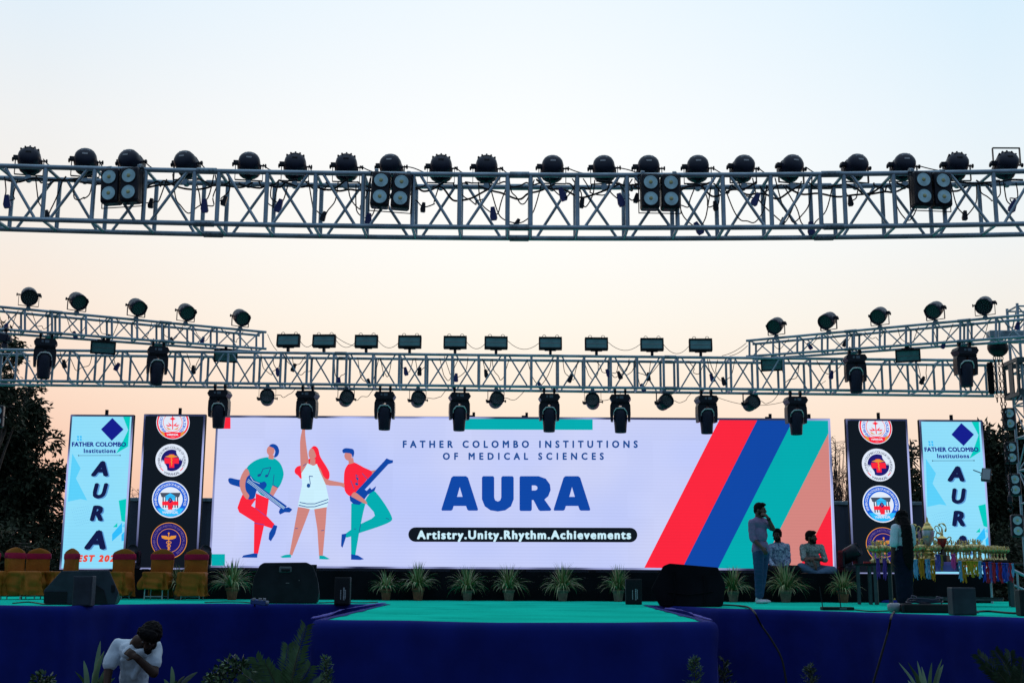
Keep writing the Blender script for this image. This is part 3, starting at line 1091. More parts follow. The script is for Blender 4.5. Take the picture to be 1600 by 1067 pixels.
A.poly([(u + 78, v + 52), (u + 50, v + 64), (u + 46, v + 92), (u + 66, v + 80)], GOLD, 5)
A.text('WARANGAL', u - 38, u + 38, v + 84, 13, WHITE, 7, .02)
u, v, r = 733, 324, 105
A.disc(u, v, r, WHITE, 1)
A.arc('FATHER COLOMBO COLLEGE OF NURSING', u, v, r * .72, 212, -32, 15, NAVY, 2, .004)
A.arc('WARANGAL', u, v, r * .92, 238, 302, 16, NAVY, 2, .004, True)
for a in (228, 222, 216, 312, 318, 324):
    A.disc(u + r * .82 * math.cos(R(a)), v - r * .82 * math.sin(R(a)), 4, RED, 2, n=8)
A.disc(u, v, r * .66, PURP, 2)
A.poly([(u + 30, v - 62), (u + 46, v - 52), (u + 66, v - 22), (u + 62, v + 4), (u + 56, v - 12), (u + 52, v + 2), (u + 47, v - 16), (u + 32, v - 40)], WHITE, 3, 3)
A.poly([(u - 30, v + 62), (u - 46, v + 52), (u - 66, v + 22), (u - 62, v - 4), (u - 56, v + 12), (u - 52, v - 2), (u - 47, v + 16), (u - 32, v + 40)], WHITE, 3, 3)
A.poly([(u - 16, v - 38), (u + 16, v - 38), (u + 16, v + 48), (u - 16, v + 48)], RED, 4)
A.poly([(u - 46, v - 14), (u + 46, v - 14), (u + 46, v + 22), (u - 46, v + 22)], RED, 5)
A.poly([(u - 44, v - 22), (u, v - 38), (u + 44, v - 22), (u + 10, v - 17), (u - 10, v - 17)], GOLD, 6)
A.line([(u, v - 34), (u, v + 36)], 4, GOLD, 6)
A.line([(u - 6, v - 10), (u + 6, v), (u - 6, v + 10), (u + 6, v + 20)], 3, GOLD, 6)
u, v, r = 725, 574, 119
A.disc(u, v, r, WHITE, 1)
A.disc(u, v, r * .94, RBLU, 2)
A.arc('FATHER COLOMBO COLLEGE OF ALLIED HEALTH SCIENCES', u, v, r * .745, 205, -25, 15, WHITE, 3, .0)
A.disc(u, v, r * .66, WHITE, 4)
A.poly([(u - 86, v + 58), (u - 48, v + 56), (u, v + 68), (u + 48, v + 56), (u + 86, v + 58), (u + 58, v + 98), (u, v + 112), (u - 58, v + 98)], CY3, 4)
A.text('WARANGAL', u - 52, u + 52, v + 92, 17, WHITE, 6, .01)
for k in (-46, -30, 30, 46, -14, 14):
    A.poly([(u + k - 4, v - 20), (u + k + 4, v - 20), (u + k + 4, v + 54), (u + k - 4, v + 54)], GREY, 5)
A.poly([(u - 66, v - 42), (u + 66, v - 42), (u + 56, v - 14), (u - 56, v - 14)], GREY, 5)
A.poly([(u - 36, v - 18), (u, v - 40), (u + 36, v - 18)], CY3, 6)
A.poly([(u - 30, v - 16), (u + 30, v - 16), (u + 30, v + 8), (u - 30, v + 8)], CY3, 6)
A.poly([(u - 52, v + 14), (u + 52, v + 14), (u + 52, v + 38), (u - 52, v + 38)], RED, 7)
A.poly([(u - 14, v + 4), (u + 14, v + 4), (u + 14, v + 66), (u - 14, v + 66)], RED, 8)
A.disc(u, v + 6, 12, PURP, 9, 16)
A.line([(u - 4, v - 4), (u + 4, v + 4), (u - 4, v + 14)], 3, SAL, 10)
u, v, r = 715, 838, 116
A.disc(u, v, r, GOLD, 1)
A.disc(u, v, r * .965, PURP, 2)
A.arc('THE FATHER COLOMBO INSTITUTE OF MEDICAL SCIENCES', u, v, r * .76, 240, -60, 15, S4TXT, 3, 0.0)
A.disc(u, v, r * .66, GOLD, 3)
A.disc(u, v, r * .635, PURP, 4)
for sgn in (-1, 1):
    A.poly([(u, v - 18), (u + sgn * 14, v - 30), (u + sgn * 48, v - 32), (u + sgn * 44, v - 16), (u + sgn * 24, v - 8), (u, v - 6)], GOLD, 5)
A.line([(u, v - 48), (u, v + 62)], 5, GOLD, 6)
A.disc(u, v - 46, 6, GOLD, 6, n=12)
for sgn in (-1, 1):
    A.line([(u + sgn * q * math.cos(i * PI / 5 + PI / 2), v + 2 + i * 4.4) for i, q in ((i, 18 - i * .9) for i in range(14))], 4, GOLD, 5)
A.m.build('display', SMATS, lbk, bo)
hk = MB()
hk.box(((x0 + x1) / 2 + .07, YW + .1, z1 + .07), (.05, .05, .13))
hk.build('lifting_lug', BLACKM, lbk, bo)
feet(lbk, bo, [x0 + .2, x1 - .2], z0)
# their twins on the right
b2 = dup(lbk)
pa, pb = at(1315.5, 654.5, YW), at(1413, 655.5, YW)
b2.location = ((pa.x + pb.x) / 2 + .06, YW, bo.z - (bb[3] - pa.z) - .0)
b2['label'] = 'upright black LED banner with round emblems, right of the main screen'
b3 = dup(lc)
pa, pb = at(1432, 655.5, YW), at(1528.5, 657, YW)
b3.location = ((pa.x + pb.x) / 2 + .06, YW, lo.z - (lb[3] - (pa.z + pb.z) / 2))
b3['label'] = 'upright pale blue LED banner behind the big trophy, at far right'

# ---------------------------------------------------------------- trusses
class Truss:
    def __init__(s, name, label, F, hs, secs, r, ext, sag=0.0, group=None, flip=0, skipcap=False):
        """F(x, v, u): point at station x, v = 0 bottom / 1 top, u = 0 near / 1 far side"""
        s.F = F
        rc, ru, rd_, rx = r
        o = F((secs[0][0] + secs[-1][-1]) / 2, 0, 0.5)
        t = thing(name, label, 'truss', o, 0, group)
        s.t, s.o = t, o
        ph = flip
        for si, xs in enumerate(secs):
            m = MB()
            e0, e1 = xs[0] - ext, xs[-1] + ext
            for v in (0, 1):
                for u in (0, 1):
                    pts = [F(e0 + (e1 - e0) * i / 12, v, u) for i in range(13)]
                    m.path(pts, rc, 9)
            sec = m.build('chord_section', STEEL, t, o)
            for i, x in enumerate(xs):
                for u in (0, 1):
                    MB().tube(F(x, 0, u), F(x, 1, u), ru, 8, caps=False).build('upright', STEEL, sec, o)
                for v in (0, 1):
                    MB().tube(F(x, v, 0), F(x, v, 1), rx, 7, caps=False).build('cross_bar', STEEL, sec, o)
            for a, b in zip(xs, xs[1:]):
                q = (b - a) * .14
                for u in (0, 1):
                    k = (ph + u) % 2
                    p0 = F(a + q, 0 if k else 1, u)
                    p1 = F(b - q, 1 if k else 0, u)
                    MB().tube(p0, p1, rd_, 7, caps=False).build('diagonal', STEEL, sec, o)
                ph += 1
            for x in ([e1] if si < len(secs) - 1 else []):
                for v in (0, 1):
                    for u in (0, 1):
                        cm = MB()
                        d = (F(x + .1, v, u) - F(x - .1, v, u)).normalized()
                        c = F(x, v, u)
                        cm.tube(c - d * .085, c + d * .085, rc * 1.28, 10)
                        for sg in (-.06, -.025, .025, .06):
                            cm.tube(c + d * sg - Vector((0, rc * 1.65, 0)), c + d * sg + Vector((0, rc * 1.65, 0)), .006, 6)
                        cm.build('coupler', STEEL2, sec, o)


# front truss, right over the near edge of the audience side
YT = 10.4
WT = 0.345
tt, tb = at(800, 273.5, YT), at(800, 355.5, YT)
SAG = .0029


def FF(x, v, u):
    z = (tt.z if v else tb.z) + SAG * x * x
    return Vector((x, YT + WT * u, z))


px2x = lambda p: at(p, 315, YT).x
fs_ = [[-85, -8, 68, 145, 225, 302], [340, 416, 492, 567, 645, 718, 793], [829, 902, 980, 1058, 1130, 1205, 1282], [1320, 1398, 1475, 1555, 1632, 1708]]
fsx = [[px2x(p) for p in q] for q in fs_]
TF = Truss('lighting_truss', 'long sagging steel box truss across the top of the view, nearest one', FF, None, fsx, (.0225, .0200, .0135, .0150), .104, flip=1, group='steel box trusses over the stage')

# middle truss
YM = 17.9
WM = 0.40
mA0, mA1 = at(0, 546.5, YM), at(1560, 563.5, YM)
mB0, mB1 = at(0, 594.5, YM), at(1560, 612.5, YM)


def FM(x, v, u):
    a, b = (mA0, mA1) if v else (mB0, mB1)
    t = (x - mA0.x) / (mA1.x - mA0.x)
    return Vector((x, YM + WM * u, a.z + (b.z - a.z) * t))


mx = lambda p: at(p, 575, YM).x
sec3 = []
for a, b, nb in ((-58, 521, 14), (541, 1037, 12), (1059, 1556, 12)):
    sec3.append([mx(a) + (mx(b) - mx(a)) * i / nb for i in range(nb + 1)])
TM = Truss('lighting_truss', 'straight steel box truss above the main screen with strobes on top', FM, None, sec3, (.021, .0185, .0115, .015), .10, group='steel box trusses over the stage')


# side trusses resting on the middle truss
def side(pa, pb, label, flip):
    (ax, at_, ab, aY), (bx, bt, bb_, bY) = pa, pb
    A0, A1 = at(ax, ab, aY), at(ax, at_, aY)
    B0, B1 = at(bx, bb_, bY), at(bx, bt, bY)
    Lh = (Vector((B0.x, B0.y, 0)) - Vector((A0.x, A0.y, 0))).length
    d = (Vector((B0.x, B0.y, 0)) - Vector((A0.x, A0.y, 0))).normalized()
    nn = Vector((-d.y, d.x, 0))
    if nn.y < 0:
        nn = -nn

    def F(x, v, u):
        t = x / Lh
        p = (A0.lerp(B0, t) if not v else A1.lerp(B1, t))
        return p + nn * .30 * u
    ext = .05
    secs = []
    for q in range(3):
        a, b = Lh * q / 3 + ext, Lh * (q + 1) / 3 - ext
        secs.append([a + (b - a) * i / 4 for i in range(5)])
    return Truss('lighting_truss', label, F, None, secs, (.019, .0165, .0095, .012), ext, flip=flip, group='steel box trusses over the stage'), F, Lh, A0, B0


TL, FL, LL, LA, LB_ = side((-100, 470, 507, 16.0), (416, 519, 545, 18.3), 'slanting steel truss on the left, running from the left edge down to the mid truss', 0)
TR, FRR, LR, RA, RB_ = side((1700, 483, 519, 16.0), (1166, 532.5, 557, 18.3), 'slanting steel truss on the right, running from the right edge down to the mid truss', 1)

# ---------------------------------------------------------------- towers


def tower(label, cx, Y, ztop, zblock):
    o = Vector((cx, Y, 0))
    t = thing('truss_tower', label, 'tower', o, 0, 'steel truss towers at the stage sides')
    w = .19
    nb_ = int(ztop / .45)
    m = MB()
    for sx_ in (-w, w):
        for sy in (-w, w):
            m.tube((sx_, sy, .02), (sx_, sy, ztop), .022, 8)
    m.build('chord', STEEL, t)
    for i in range(nb_ + 1):
        d = MB()
        z = .06 + (ztop - .1) * i / nb_
        for k in range(4):
            c = [(-w, -w), (w, -w), (w, w), (-w, w)]
            d.tube((*c[k], z), (*c[(k + 1) % 4], z), .014, 6, caps=False)
        d.build('rung', STEEL, t)
    d = MB()
    for i in range(nb_):
        z0_, z1_ = .06 + (ztop - .1) * i / nb_, .06 + (ztop - .1) * (i + 1) / nb_
        for k in range(4):
            c = [(-w, -w), (w, -w), (w, w), (-w, w)]
            a, b = c[k], c[(k + 1) % 4]
            if (i + k) % 2:
                a, b = b, a
            d.tube((*a, z0_), (*b, z1_), .011, 6, caps=False)
    d.build('diagonal', STEEL, t)
    s = MB()
    for sx_ in (-1, 1):
        s.box((sx_ * .275, 0, zblock + .25), (.03, .56, .06), bev=.004)
        s.box((sx_ * .275, 0, zblock - .25), (.03, .56, .06), bev=.004)
        for sy in (-.25, .25):
            s.box((sx_ * .275, sy, zblock), (.03, .06, .439), bev=.004)
        s.box((sx_ * .275, 0, zblock), (.02, .16, .439), bev=.004)
    for sy in (-1, 1):
        s.box((0, sy * .275, zblock + .24), (.53, .014, .08))
        s.box((0, sy * .275, zblock - .24), (.53, .014, .08))
        s.box((.12, sy * .275, zblock), (.06, .014, .39))
    for sx_ in (-1, 1):
        for sz in (-1, 1):
            for sy in (-.22, .22):
                s.tube((sx_ * .235, sy - .03, zblock + sz * .2), (sx_ * .235, sy + .03, zblock + sz * .2), .03, 8)
    s.build('sleeve_block', mat('dark_sleeve', (.05, .075, .085), .55, .2, .3, 8), t)
    MB().box((0, 0, .012), (.7, .7, .02), bev=.004).build('base_plate', STEEL2, t)
    return t


zb = (FM(mx(1590), 0, 0).z + FM(mx(1590), 1, 0).z) / 2
XT = at(1606, 590, 18.1).x + .04
tower('steel truss tower at the right edge carrying a column of round lamps', XT, 18.12, zb + 1.1, zb)
zbl = (FM(mx(-20), 0, 0).z + FM(mx(-20), 1, 0).z) / 2
XTL = at(-42, 570, 18.1).x
tower('steel truss tower at the left edge, cut by the edge of the view', XTL, 18.12, zbl + 1.0, zbl)
for xe, lab in ((fsx[0][0] - .42, 'steel truss tower carrying the left end of the front truss'), (fsx[-1][-1] + .42, 'steel truss tower carrying the right end of the front truss')):
    zf = (FF(xe, 0, 0).z + FF(xe, 1, 0).z) / 2
    tower(lab, xe, YT + WT / 2, zf + .7, zf)
bxm = MB()
pbx = at(1585, 523, 17.3)
bxm.box((pbx.x, 17.3, pbx.z), (.75, .16, .10), bev=.01)
tag(bxm.build('steel_beam', STEEL2, None, (pbx.x, 17.3, pbx.z)), 'short flat blue grey steel beam behind the right slanting truss, at the tower', 'beam')


# ---------------------------------------------------------------- lamps
def par_can(tilt, ridge=False, pz=.175, ln_=.125):
    """origin at the clamp; the can points to +y and down by tilt"""
    t = thing('par_light', '', 'stage light')
    M = Matrix.Translation((0, 0, pz)) @ Matrix.Rotation(-tilt, 4, 'X') @ Matrix.Rotation(-PI / 2, 4, 'X')   # local z -> +y
    b = MB()
    b.lathe([(0, -.125), (.045, -.122), (.080, -.108), (.098, -.085), (.106, -.05), (.108, .02), (.113, .03), (.113, ln_), (.104, ln_), (.102, ln_ - .04)], 18, M)
    for k in range(8):
        a = 2 * PI * k / 8
        b.box((0, .109, ln_ - .05), (.03, .008, .07), M @ Matrix.Rotation(a, 4, 'Z'))
    bo_ = b.build('can', [NAVYP], t)
    ln = MB()
    ln.lathe([(0, ln_ - .035), (.103, ln_ - .035), (.103, ln_ - .031), (0, ln_ - .031)], 18, M, 0, False)
    for rr, nn_ in ((.0, 1), (.035, 6), (.066, 12), (.09, 17)):
        for k in range(nn_):
            a = 2 * PI * k / nn_ + rr * 9
            ln.lathe([(.011, ln_ - .0308), (.009, ln_ - .026), (0, ln_ - .024)], 7, M @ Matrix.Translation((rr * math.cos(a), rr * math.sin(a), 0)), 1)
    ln.build('lens', [LENSD, LENSB], t)
    bk_ = MB()
    bk_.box((0, -.052, -.112), (.085, .03, .012), M, bev=.003)
    bk_.box((0, .0, -.124), (.05, .018, .006), M)
    bk_.build('rear_panel', GREYT if not ridge else BLACKM, bo_)
    if ridge:
        rg = MB()
        for k in range(5):
            a = R(-50 + 25 * k)
            rg.box((0, .1, -.045), (.016, .022, .1), M @ Matrix.Rotation(a + PI, 4, 'Z'), bev=.004)
        rg.build('cooling_ridge', BLACKP, bo_)
    yk = MB()
    yk.box((0, 0, .028), (.262, .028, .006))
    for s_ in (-1, 1):
        yk.box((s_ * .130, 0, pz / 2 + .0225), (.006, .028, pz - .017))
    yk.build('yoke', BLACKP, t)
    for s_ in (-1, 1):
        kb = MB()
        kb.tube((s_ * .108, 0, pz), (s_ * .148, 0, pz), .009, 8)
        kb.lathe([(.006, 0), (.022, .002), (.022, .014), (.0, .018)], 8, Matrix.Translation((s_ * .146, 0, pz)) @ Matrix.Rotation(s_ * PI / 2, 4, 'Y'))
        if s_ < 0:
            kb.box((-.125, 0, pz + .018), (.05, .05, .04), bev=.004)
        kb.build('knob', BLACKP, t)
    cl = MB()
    cl.box((0, 0, .012), (.045, .05, .026), bev=.004)
    cl.tube((0, -.03, -.01), (0, .03, -.01), .032, 10)
    cl.tube((0, 0, -.045), (0, 0, -.03), .012, 6)
    cl.build('clamp', STEEL2, t)
    return t


def moving_head():
    """hangs from its origin"""
    t = thing('moving_head_light', '', 'stage light')
    b = MB()
    o8 = [(-.155, 0), (-.125, .052), (.125, .052), (.155, 0), (.125, -.05), (-.125, -.05)]
    b.prism([(x, z - .115) for x, z in o8], -.12, .12)
    b.prism([(-.12, -.165), (.12, -.165), (.135, -.185), (-.135, -.185)], -.1, .1)
    ba = b.build('base', BLACKP, t)
    d = MB()
    d.box((.02, -.122, -.108), (.055, .006, .038))
    d.box((-.04, -.122, -.108), (.03, .006, .03), bev=.002)
    d.build('control_panel', mat('control_panel', (.12, .15, .18), .3, .2), ba)
    for s_ in (-1, 1):
        c = MB()
        c.box((s_ * .075, 0, -.04), (.03, .05, .05), bev=.004)
        c.tube((s_ * .075 - .018, 0, 0), (s_ * .075 + .018, 0, 0), .032, 10)
        c.tube((s_ * .075, -.045, .0), (s_ * .075, -.045, .06), .009, 6)
        c.build('clamp', BLACKP, t)
    y = MB()
    for s_ in (-1, 1):
        y.prism([(s_ * .02, -.185), (s_ * .135, -.185), (s_ * .148, -.22), (s_ * .150, -.34), (s_ * .142, -.45), (s_ * .108, -.45), (s_ * .104, -.32), (s_ * .06, -.27), (s_ * .02, -.26)][::s_], -.07, .07)
    y.box((0, 0, -.20), (.27, .13, .03), bev=.008)
    y.build('yoke', BLACKP, t)
    h = MB()
    h.lathe([(0, -.235), (.06, -.238), (.094, -.27), (.1, -.34), (.1, -.42), (.09, -.52), (.085, -.60), (.08, -.615), (.072, -.615), (.07, -.59)], 16, Matrix.Identity(4))
    he = h.build('head', NAVYP, t)
    tr = MB()
    tr.path([(-.098, -.045, -.36), (-.098, -.055, -.315), (-.055, -.100, -.266), (0, -.112, -.262), (.055, -.100, -.266), (.098, -.055, -.315), (.098, -.045, -.36)], .0095, 6)
    tr.build('bright_trim', CHROME, he)
    l = MB()
    l.lathe([(0, -.595), (.05, -.6), (.071, -.592)], 16)
    l.build('lens', mat('clear_lens', (.55, .6, .66), .08, .6, coat=1), he)
    return t


def strobe(hang=False):
    t = thing('strobe_light', '', 'stage light')
    s = -1 if hang else 1
    zc = s * .135
    M = Matrix.Translation((0, 0, zc)) @ Matrix.Rotation(R(-8 if not hang else 14), 4, 'X')
    f = MB()
    W_, H_, D_ = .34, .185, .085
    f.box((0, .01, 0), (W_, D_ - .02, H_), M, bev=.006)
    for z in (-1, 1):
        f.box((0, -.035, z * (H_ / 2 - .011)), (W_, .022, .022), M, bev=.003)
    for x in (-1, 1):
        f.box((x * (W_ / 2 - .009), -.035, 0), (.018, .022, H_ - .045), M, bev=.003)
    fo = f.build('housing', BLACKM, t)
    p = MB()
    p.box((0, -.026, .036), (W_ - .036, .006, .064), M)
    p.box((0, -.026, -.038), (W_ - .036, .006, .064), M)
    p.box((0, -.028, -.0), (W_ - .036, .008, .006), M, 1)
    p.build('face', [STROBE, GREYT], t)
    br = MB()
    br.box((0, .0, s * .032), (.16, .03, .012))
    br.tube((0, 0, 0), (0, 0, s * .04), .014, 8)
    br.tube((-.02, 0, -.0), (.02, 0, -.0), .03, 10)
    for x in (-.08, .08):
        br.box((x, 0, s * .045), (.012, .03, .03))
    br.build('bracket', BLACKP, t)
    if not hang:
        for x in (-.09, .1):
            MB().path([(x - .03, .02, zc + .09), (x - .02, .02, zc + .125), (x, .02, zc + .135), (x + .02, .02, zc + .125), (x + .03, .02, zc + .09)], .0045, 5).build('cable_loop', RUBBER, t)
    return t


def two_lens(m_h, m_l, m_y, cx, cz):
    """one module of a blinder: housing with two round reflectors one above the other"""
    m_h.box((cx, .03, cz), (.162, .13, .312), bev=.022, seg=2)
    for dz in (.073, -.073):
        M = Matrix.Translation((cx, -.037, cz + dz)) @ Matrix.Rotation(PI / 2, 4, 'X')
        m_h.lathe([(.067, -.003), (.070, .004), (.066, .008), (.0605, .004), (.060, -.003)], 24, M)
        m_l.lathe([(.0595, .002), (.050, -.0005), (.034, .003), (.016, .0015), (0, .001)], 24, M)
        m_y.lathe([(.017, .0045), (.013, .008), (0, .009)], 12, M)


def blinder4():
    """hangs from its origin, in front of the chord"""
    t = thing('blinder_light', '', 'stage light')
    for cx in (-.088, .088):
        h, l, y = MB(), MB(), MB()
        two_lens(h, l, y, cx, -.165)
        ho = h.build('housing', BLACKP, t)
        l.build('reflector', GLASS, ho)
        y.build('led_chip', LEDY, ho)
    f = MB()
    f.path([(-.182, .05, .0), (-.182, .05, -.345), (.182, .05, -.345), (.182, .05, .0)], .006, 6)
    f.box((0, .05, -.002), (.37, .03, .008))
    f.build('frame', BLACKP, t)
    for x in (-.14, .14):
        c = MB()
        c.box((x, .075, .01), (.03, .05, .05), bev=.004)
        c.tube((x - .015, .1, .02), (x + .015, .1, .02), .033, 10)
        c.build('clamp', STEEL2, t)
    return t


def blinder2():
    t = thing('blinder_light', '', 'stage light')
    h, l, y = MB(), MB(), MB()
    two_lens(h, l, y, 0, 0)
    ho = h.build('housing', BLACKP, t)
    l.build('reflector', GLASS, ho)
    y.build('led_chip', LEDY, ho)
    f = MB()
    f.path([(-.05, .06, .0), (-.095, .06, 0), (-.095, .14, 0), (.095, .14, 0), (.095, .06, 0), (.05, .06, 0)], .008, 6)
    f.build('yoke', BLACKP, t)
    c = MB()
    c.box((0, .17, 0), (.05, .06, .05), bev=.004)
    c.build('clamp', STEEL2, t)
    return t


def put(proto, used, loc, rz=0, label='', group=None, rot=None, sc=1.0):
    o = proto if not used else dup(proto)
    o.location = loc
    o.rotation_euler = rot if rot else (0, 0, rz)
    o.scale = (sc, sc, sc)
    o['label'] = label
    if group:
        o['group'] = group
    return o


rl = random.Random(2)
# twenty cans standing on the front truss, backs to the camera
fx = [45, 133, 204, 291, 389, 461, 541, 611, 689, 760, 863, 944, 1013, 1090, 1161, 1236, 1337, 1412, 1495, 1573]
fy = [228, 230, 233, 234, 237, 236, 237, 237, 240, 239, 241, 241, 239, 238, 236, 236, 234, 235, 234, 230]
ridge = {0, 5, 6, 8, 9, 18, 19}
PA, PB = par_can(R(20), False, .180, .085), par_can(R(24), True, .176, .09)
ua = ub = 0
G1 = 'black cans along the top of the front truss'
extra = {2: ', above a square lamp', 7: ', above a square lamp', 12: ', above a square lamp', 17: ', above a square lamp'}
FCAN = []
for i, (px, py) in enumerate(zip(fx, fy)):
    yy = YT + WT
    x = at(px, 270, yy).x
    z = FF(x, 1, 1).z + .008
    lab = 'black domed can atop the front truss, ' + ORD[i] + ' from the left' + extra.get(i, '')
    if i == 19:
        lab = 'black can light with raised yoke on the front truss, last at the right'
    rz = R(rl.uniform(-14, 14)) + (PI if i == 19 else 0)
    if i in ridge:
        o = put(PB, ub, (x, yy, z), rz if i != 19 else 0, lab, G1, sc=.94)
        ub = 1
    else:
        o = put(PA, ua, (x, yy, z), rz, lab, G1, sc=.94)
        ua = 1
    FCAN.append(o)
    if i == 19:                                     # this one's yoke is thrown up over the can
        for ch in o.children:
            if ch.name.startswith('yoke'):
                ch.location = (0, -.02, .37)
                ch.rotation_euler = (R(180), 0, 0)

BLD = blinder4()
for i, px in enumerate([186, 612, 1032, 1457]):
    x = at(px, 295, YT - .12).x
    z = FF(x, 1, 0).z - .02
    put(BLD, i, (x, YT - .11, z), R([2, 0, 1, -1][i]), ['four lens square lamp hanging on the front truss, leftmost', 'four lens square lamp hanging on the front truss, left of centre',
        'four lens square lamp hanging on the front truss, right of centre', 'four lens square lamp hanging on the front truss, rightmost'][i], 'four lens lamps on the front truss',
        rot=(0, R([-2, 3, 0, 0][i]), R([-6, 4, 2, 6][i])))

# strobes on the middle truss
STB = strobe()
sxp = [450, 506, 572, 640, 711, 775, 860, 932, 1019, 1095]
for i, px in enumerate(sxp):
    x = at(px, 545, YM).x
    put(STB, i, (x, YM + .02, FM(x, 1, 0).z + .05), R(rl.uniform(-4, 4)), 'rectangular strobe with teal face atop the mid truss, ' + ORD[i] + ' from the left', 'rectangular strobes on the mid truss')
# moving heads hanging under it
MH = moving_head()
mhp = [344, 481, 602, 718, 858, 969, 1103, 1242]
for i, px in enumerate(mhp):
    x = at(px, 610, YM + .2).x
    put(MH, i, (x, YM + .2, FM(x, 0, 1).z - .02), R(rl.uniform(-10, 10)), 'black moving head hanging under the mid truss, ' + ORD[i] + ' from the left', 'moving heads under the mid truss')
# small cans hanging under it, lenses to the audience
pcx = [418, 541, 653, 775, 926, 1037, 1172]
PC = par_can(R(16))
for i, px in enumerate(pcx):
    x = at(px, 610, YM + .25).x
    z = FM(x, 0, 1).z - .015
    put(PC, i, (x, YM + .25, z), 0, 'small round can hanging under the mid truss, ' + ORD[i] + ' from the left', 'small cans under the mid truss',
        rot=(0, PI, PI + R(rl.uniform(-22, 22))), sc=.94)
# side trusses: cans on top
PD = par_can(R(27))
ud = 0
for nm, F, Lh, A0, B0, pxs, sg in (('left', FL, LL, LA, LB_, [43, 120, 212, 290, 374], 1), ('right', FRR, LR, RA, RB_, [1213, 1296, 1375, 1462, 1540], -1)):
    for i, px in enumerate(pxs):
        best = min((abs(((CAMROT.transposed() @ (F(Lh * k / 300, 1, 0) - EYE)).x / -(CAMROT.transposed() @ (F(Lh * k / 300, 1, 0) - EYE)).z) * FPX + CX - px), k) for k in range(301))
        p = F(Lh * best[1] / 300, 1, .0)
        put(PD, ud, p + Vector((0, 0, .022)), PI + R(sg * (34 + rl.uniform(-12, 12))), 'round can on top of the ' + nm + ' slanting truss, ' + ORD[i] + ' from the left', 'round cans on the slanting trusses', sc=1.0)
        ud = 1
        # its stand-off post
SMH = []
for nm, F, Lh, pxs, kind in (('left', FL, LL, [73, 247], 'm'), ('right', FRR, LR, [1335, 1507], 'm'), ('left', FL, LL, [163, 353], 's'), ('right', FRR, LR, [1207, 1417], 's')):
    for i, px in enumerate(pxs):
        def pxof(p):
            q = CAMROT.transposed() @ (p - EYE)
            return q.x / -q.z * FPX + CX
        best = min((abs(pxof(F(Lh * k / 300, 0, .3)) - px), k) for k in range(301))
        p = F(Lh * best[1] / 300, 0, .3)
        if kind == 'm':
            put(MH, 1, p - Vector((0, 0, .02)), R(rl.uniform(-25, 25)), 'black moving head hanging under the ' + nm + ' slanting truss, ' + ['nearer the left', 'nearer the right'][i], 'moving heads under the slanting trusses', sc=.98)
        else:
            if not SMH:
                SMH.append(strobe(True))
                put(SMH[0], 0, p, R(18 if nm == 'left' else -18), 'tilted rectangular strobe under the left slanting truss, near the left edge', 'strobes under the slanting trusses')
            else:
                put(SMH[0], 1, p, R(18 if nm == 'left' else -18), ['tilted rectangular strobe under the right slanting truss, at its inner end' if nm == 'right' else '', 'tilted rectangular strobe under the left slanting truss, at its inner end' if nm == 'left' else
                    'tilted rectangular strobe under the right slanting truss, between its two moving heads'][i], 'strobes under the slanting trusses')

# lamps on the towers
B2 = blinder2()
lampz = [(1577, 654), (1580, 707), (1585.5, 757), (1589.5, 821)]
for i, (px, py) in enumerate(lampz):
    p = at(px, py, 17.66)
    put(B2, i, p, R(-12), 'two lens lamp on the right tower, ' + ['topmost', 'second from the top', 'third from the top', 'lowest'][i], 'two lens lamps on the right tower', sc=1.0)
p = at(-4, 650, 17.66)
put(B2, 1, p, R(10), 'two lens lamp cut by the left edge of the view, beside the tree', 'two lens lamps on the right tower')

# odd fixtures
ch = thing('chain_hoist', 'black chain hoist motor hanging under the right slanting truss beside the tower', 'hoist', at(1559, 543, 17.5))
m = MB()
m.ball((0, 0, 0), (.150, .13, .135), 16, Matrix.Rotation(R(14), 4, 'Y'))
m.box((.02, 0, .11), (.06, .05, .06), bev=.01)
m.build('motor', BLACKP, ch)
for k, dx in enumerate((-.06, .0, .05)):
    c = MB()
    ln_ = (.75, 2.0, 2.0)[k]
    n = int(ln_ / .055)
    for i in range(n):
        z = -.1 - i * .055
        w = .009
        ring = [(dx + math.cos(2 * PI * q / 8) * .017 * (1 if i % 2 else .1), math.cos(2 * PI * q / 8) * .017 * (0.1 if i % 2 else 1), z + math.sin(2 * PI * q / 8) * .033) for q in range(8)]
        c.path(ring, .0065, 5, closed=True)
    c.build('chain', RUBBER, ch)
m = MB()
m.box((.025, 0, -2.16), (.07, .05, .12), bev=.02)
m.path([(.025, 0, -2.22), (.06, 0, -2.28), (.025, 0, -2.33), (-.01, 0, -2.29)], .014, 6)
m.build('hook', BLACKP, ch)
cb = at(1548, 590, 17.75)
m = MB()
m.lathe([(.03, -.24), (.045, -.2), (.048, .15), (.04, .22)], 12)
m.build('chain_bag', BLKCL, ch).location = cb - ch.location

sm = thing('clamp_light', 'small dark blue lamp hanging under the left slanting truss at the left edge', 'stage light', at(10, 517, 16.4))
m = MB()
m.box((0, 0, -.1), (.13, .13, .11), Matrix.Rotation(R(12), 4, 'Y'), bev=.012)
m.box((.06, -.02, -.12), (.05, .1, .06), bev=.01)
m.lathe([(.03, 0), (.045, -.06), (.05, -.08)], 12, Matrix.Translation((-.01, 0, -.15)))
m.build('housing', NAVYP, sm)
m = MB()
m.tube((0, 0, -.05), (0, 0, .03), .012, 6)
m.tube((-.02, 0, .02), (.02, 0, .02), .03, 10)
m.build('clamp', BLACKP, sm)

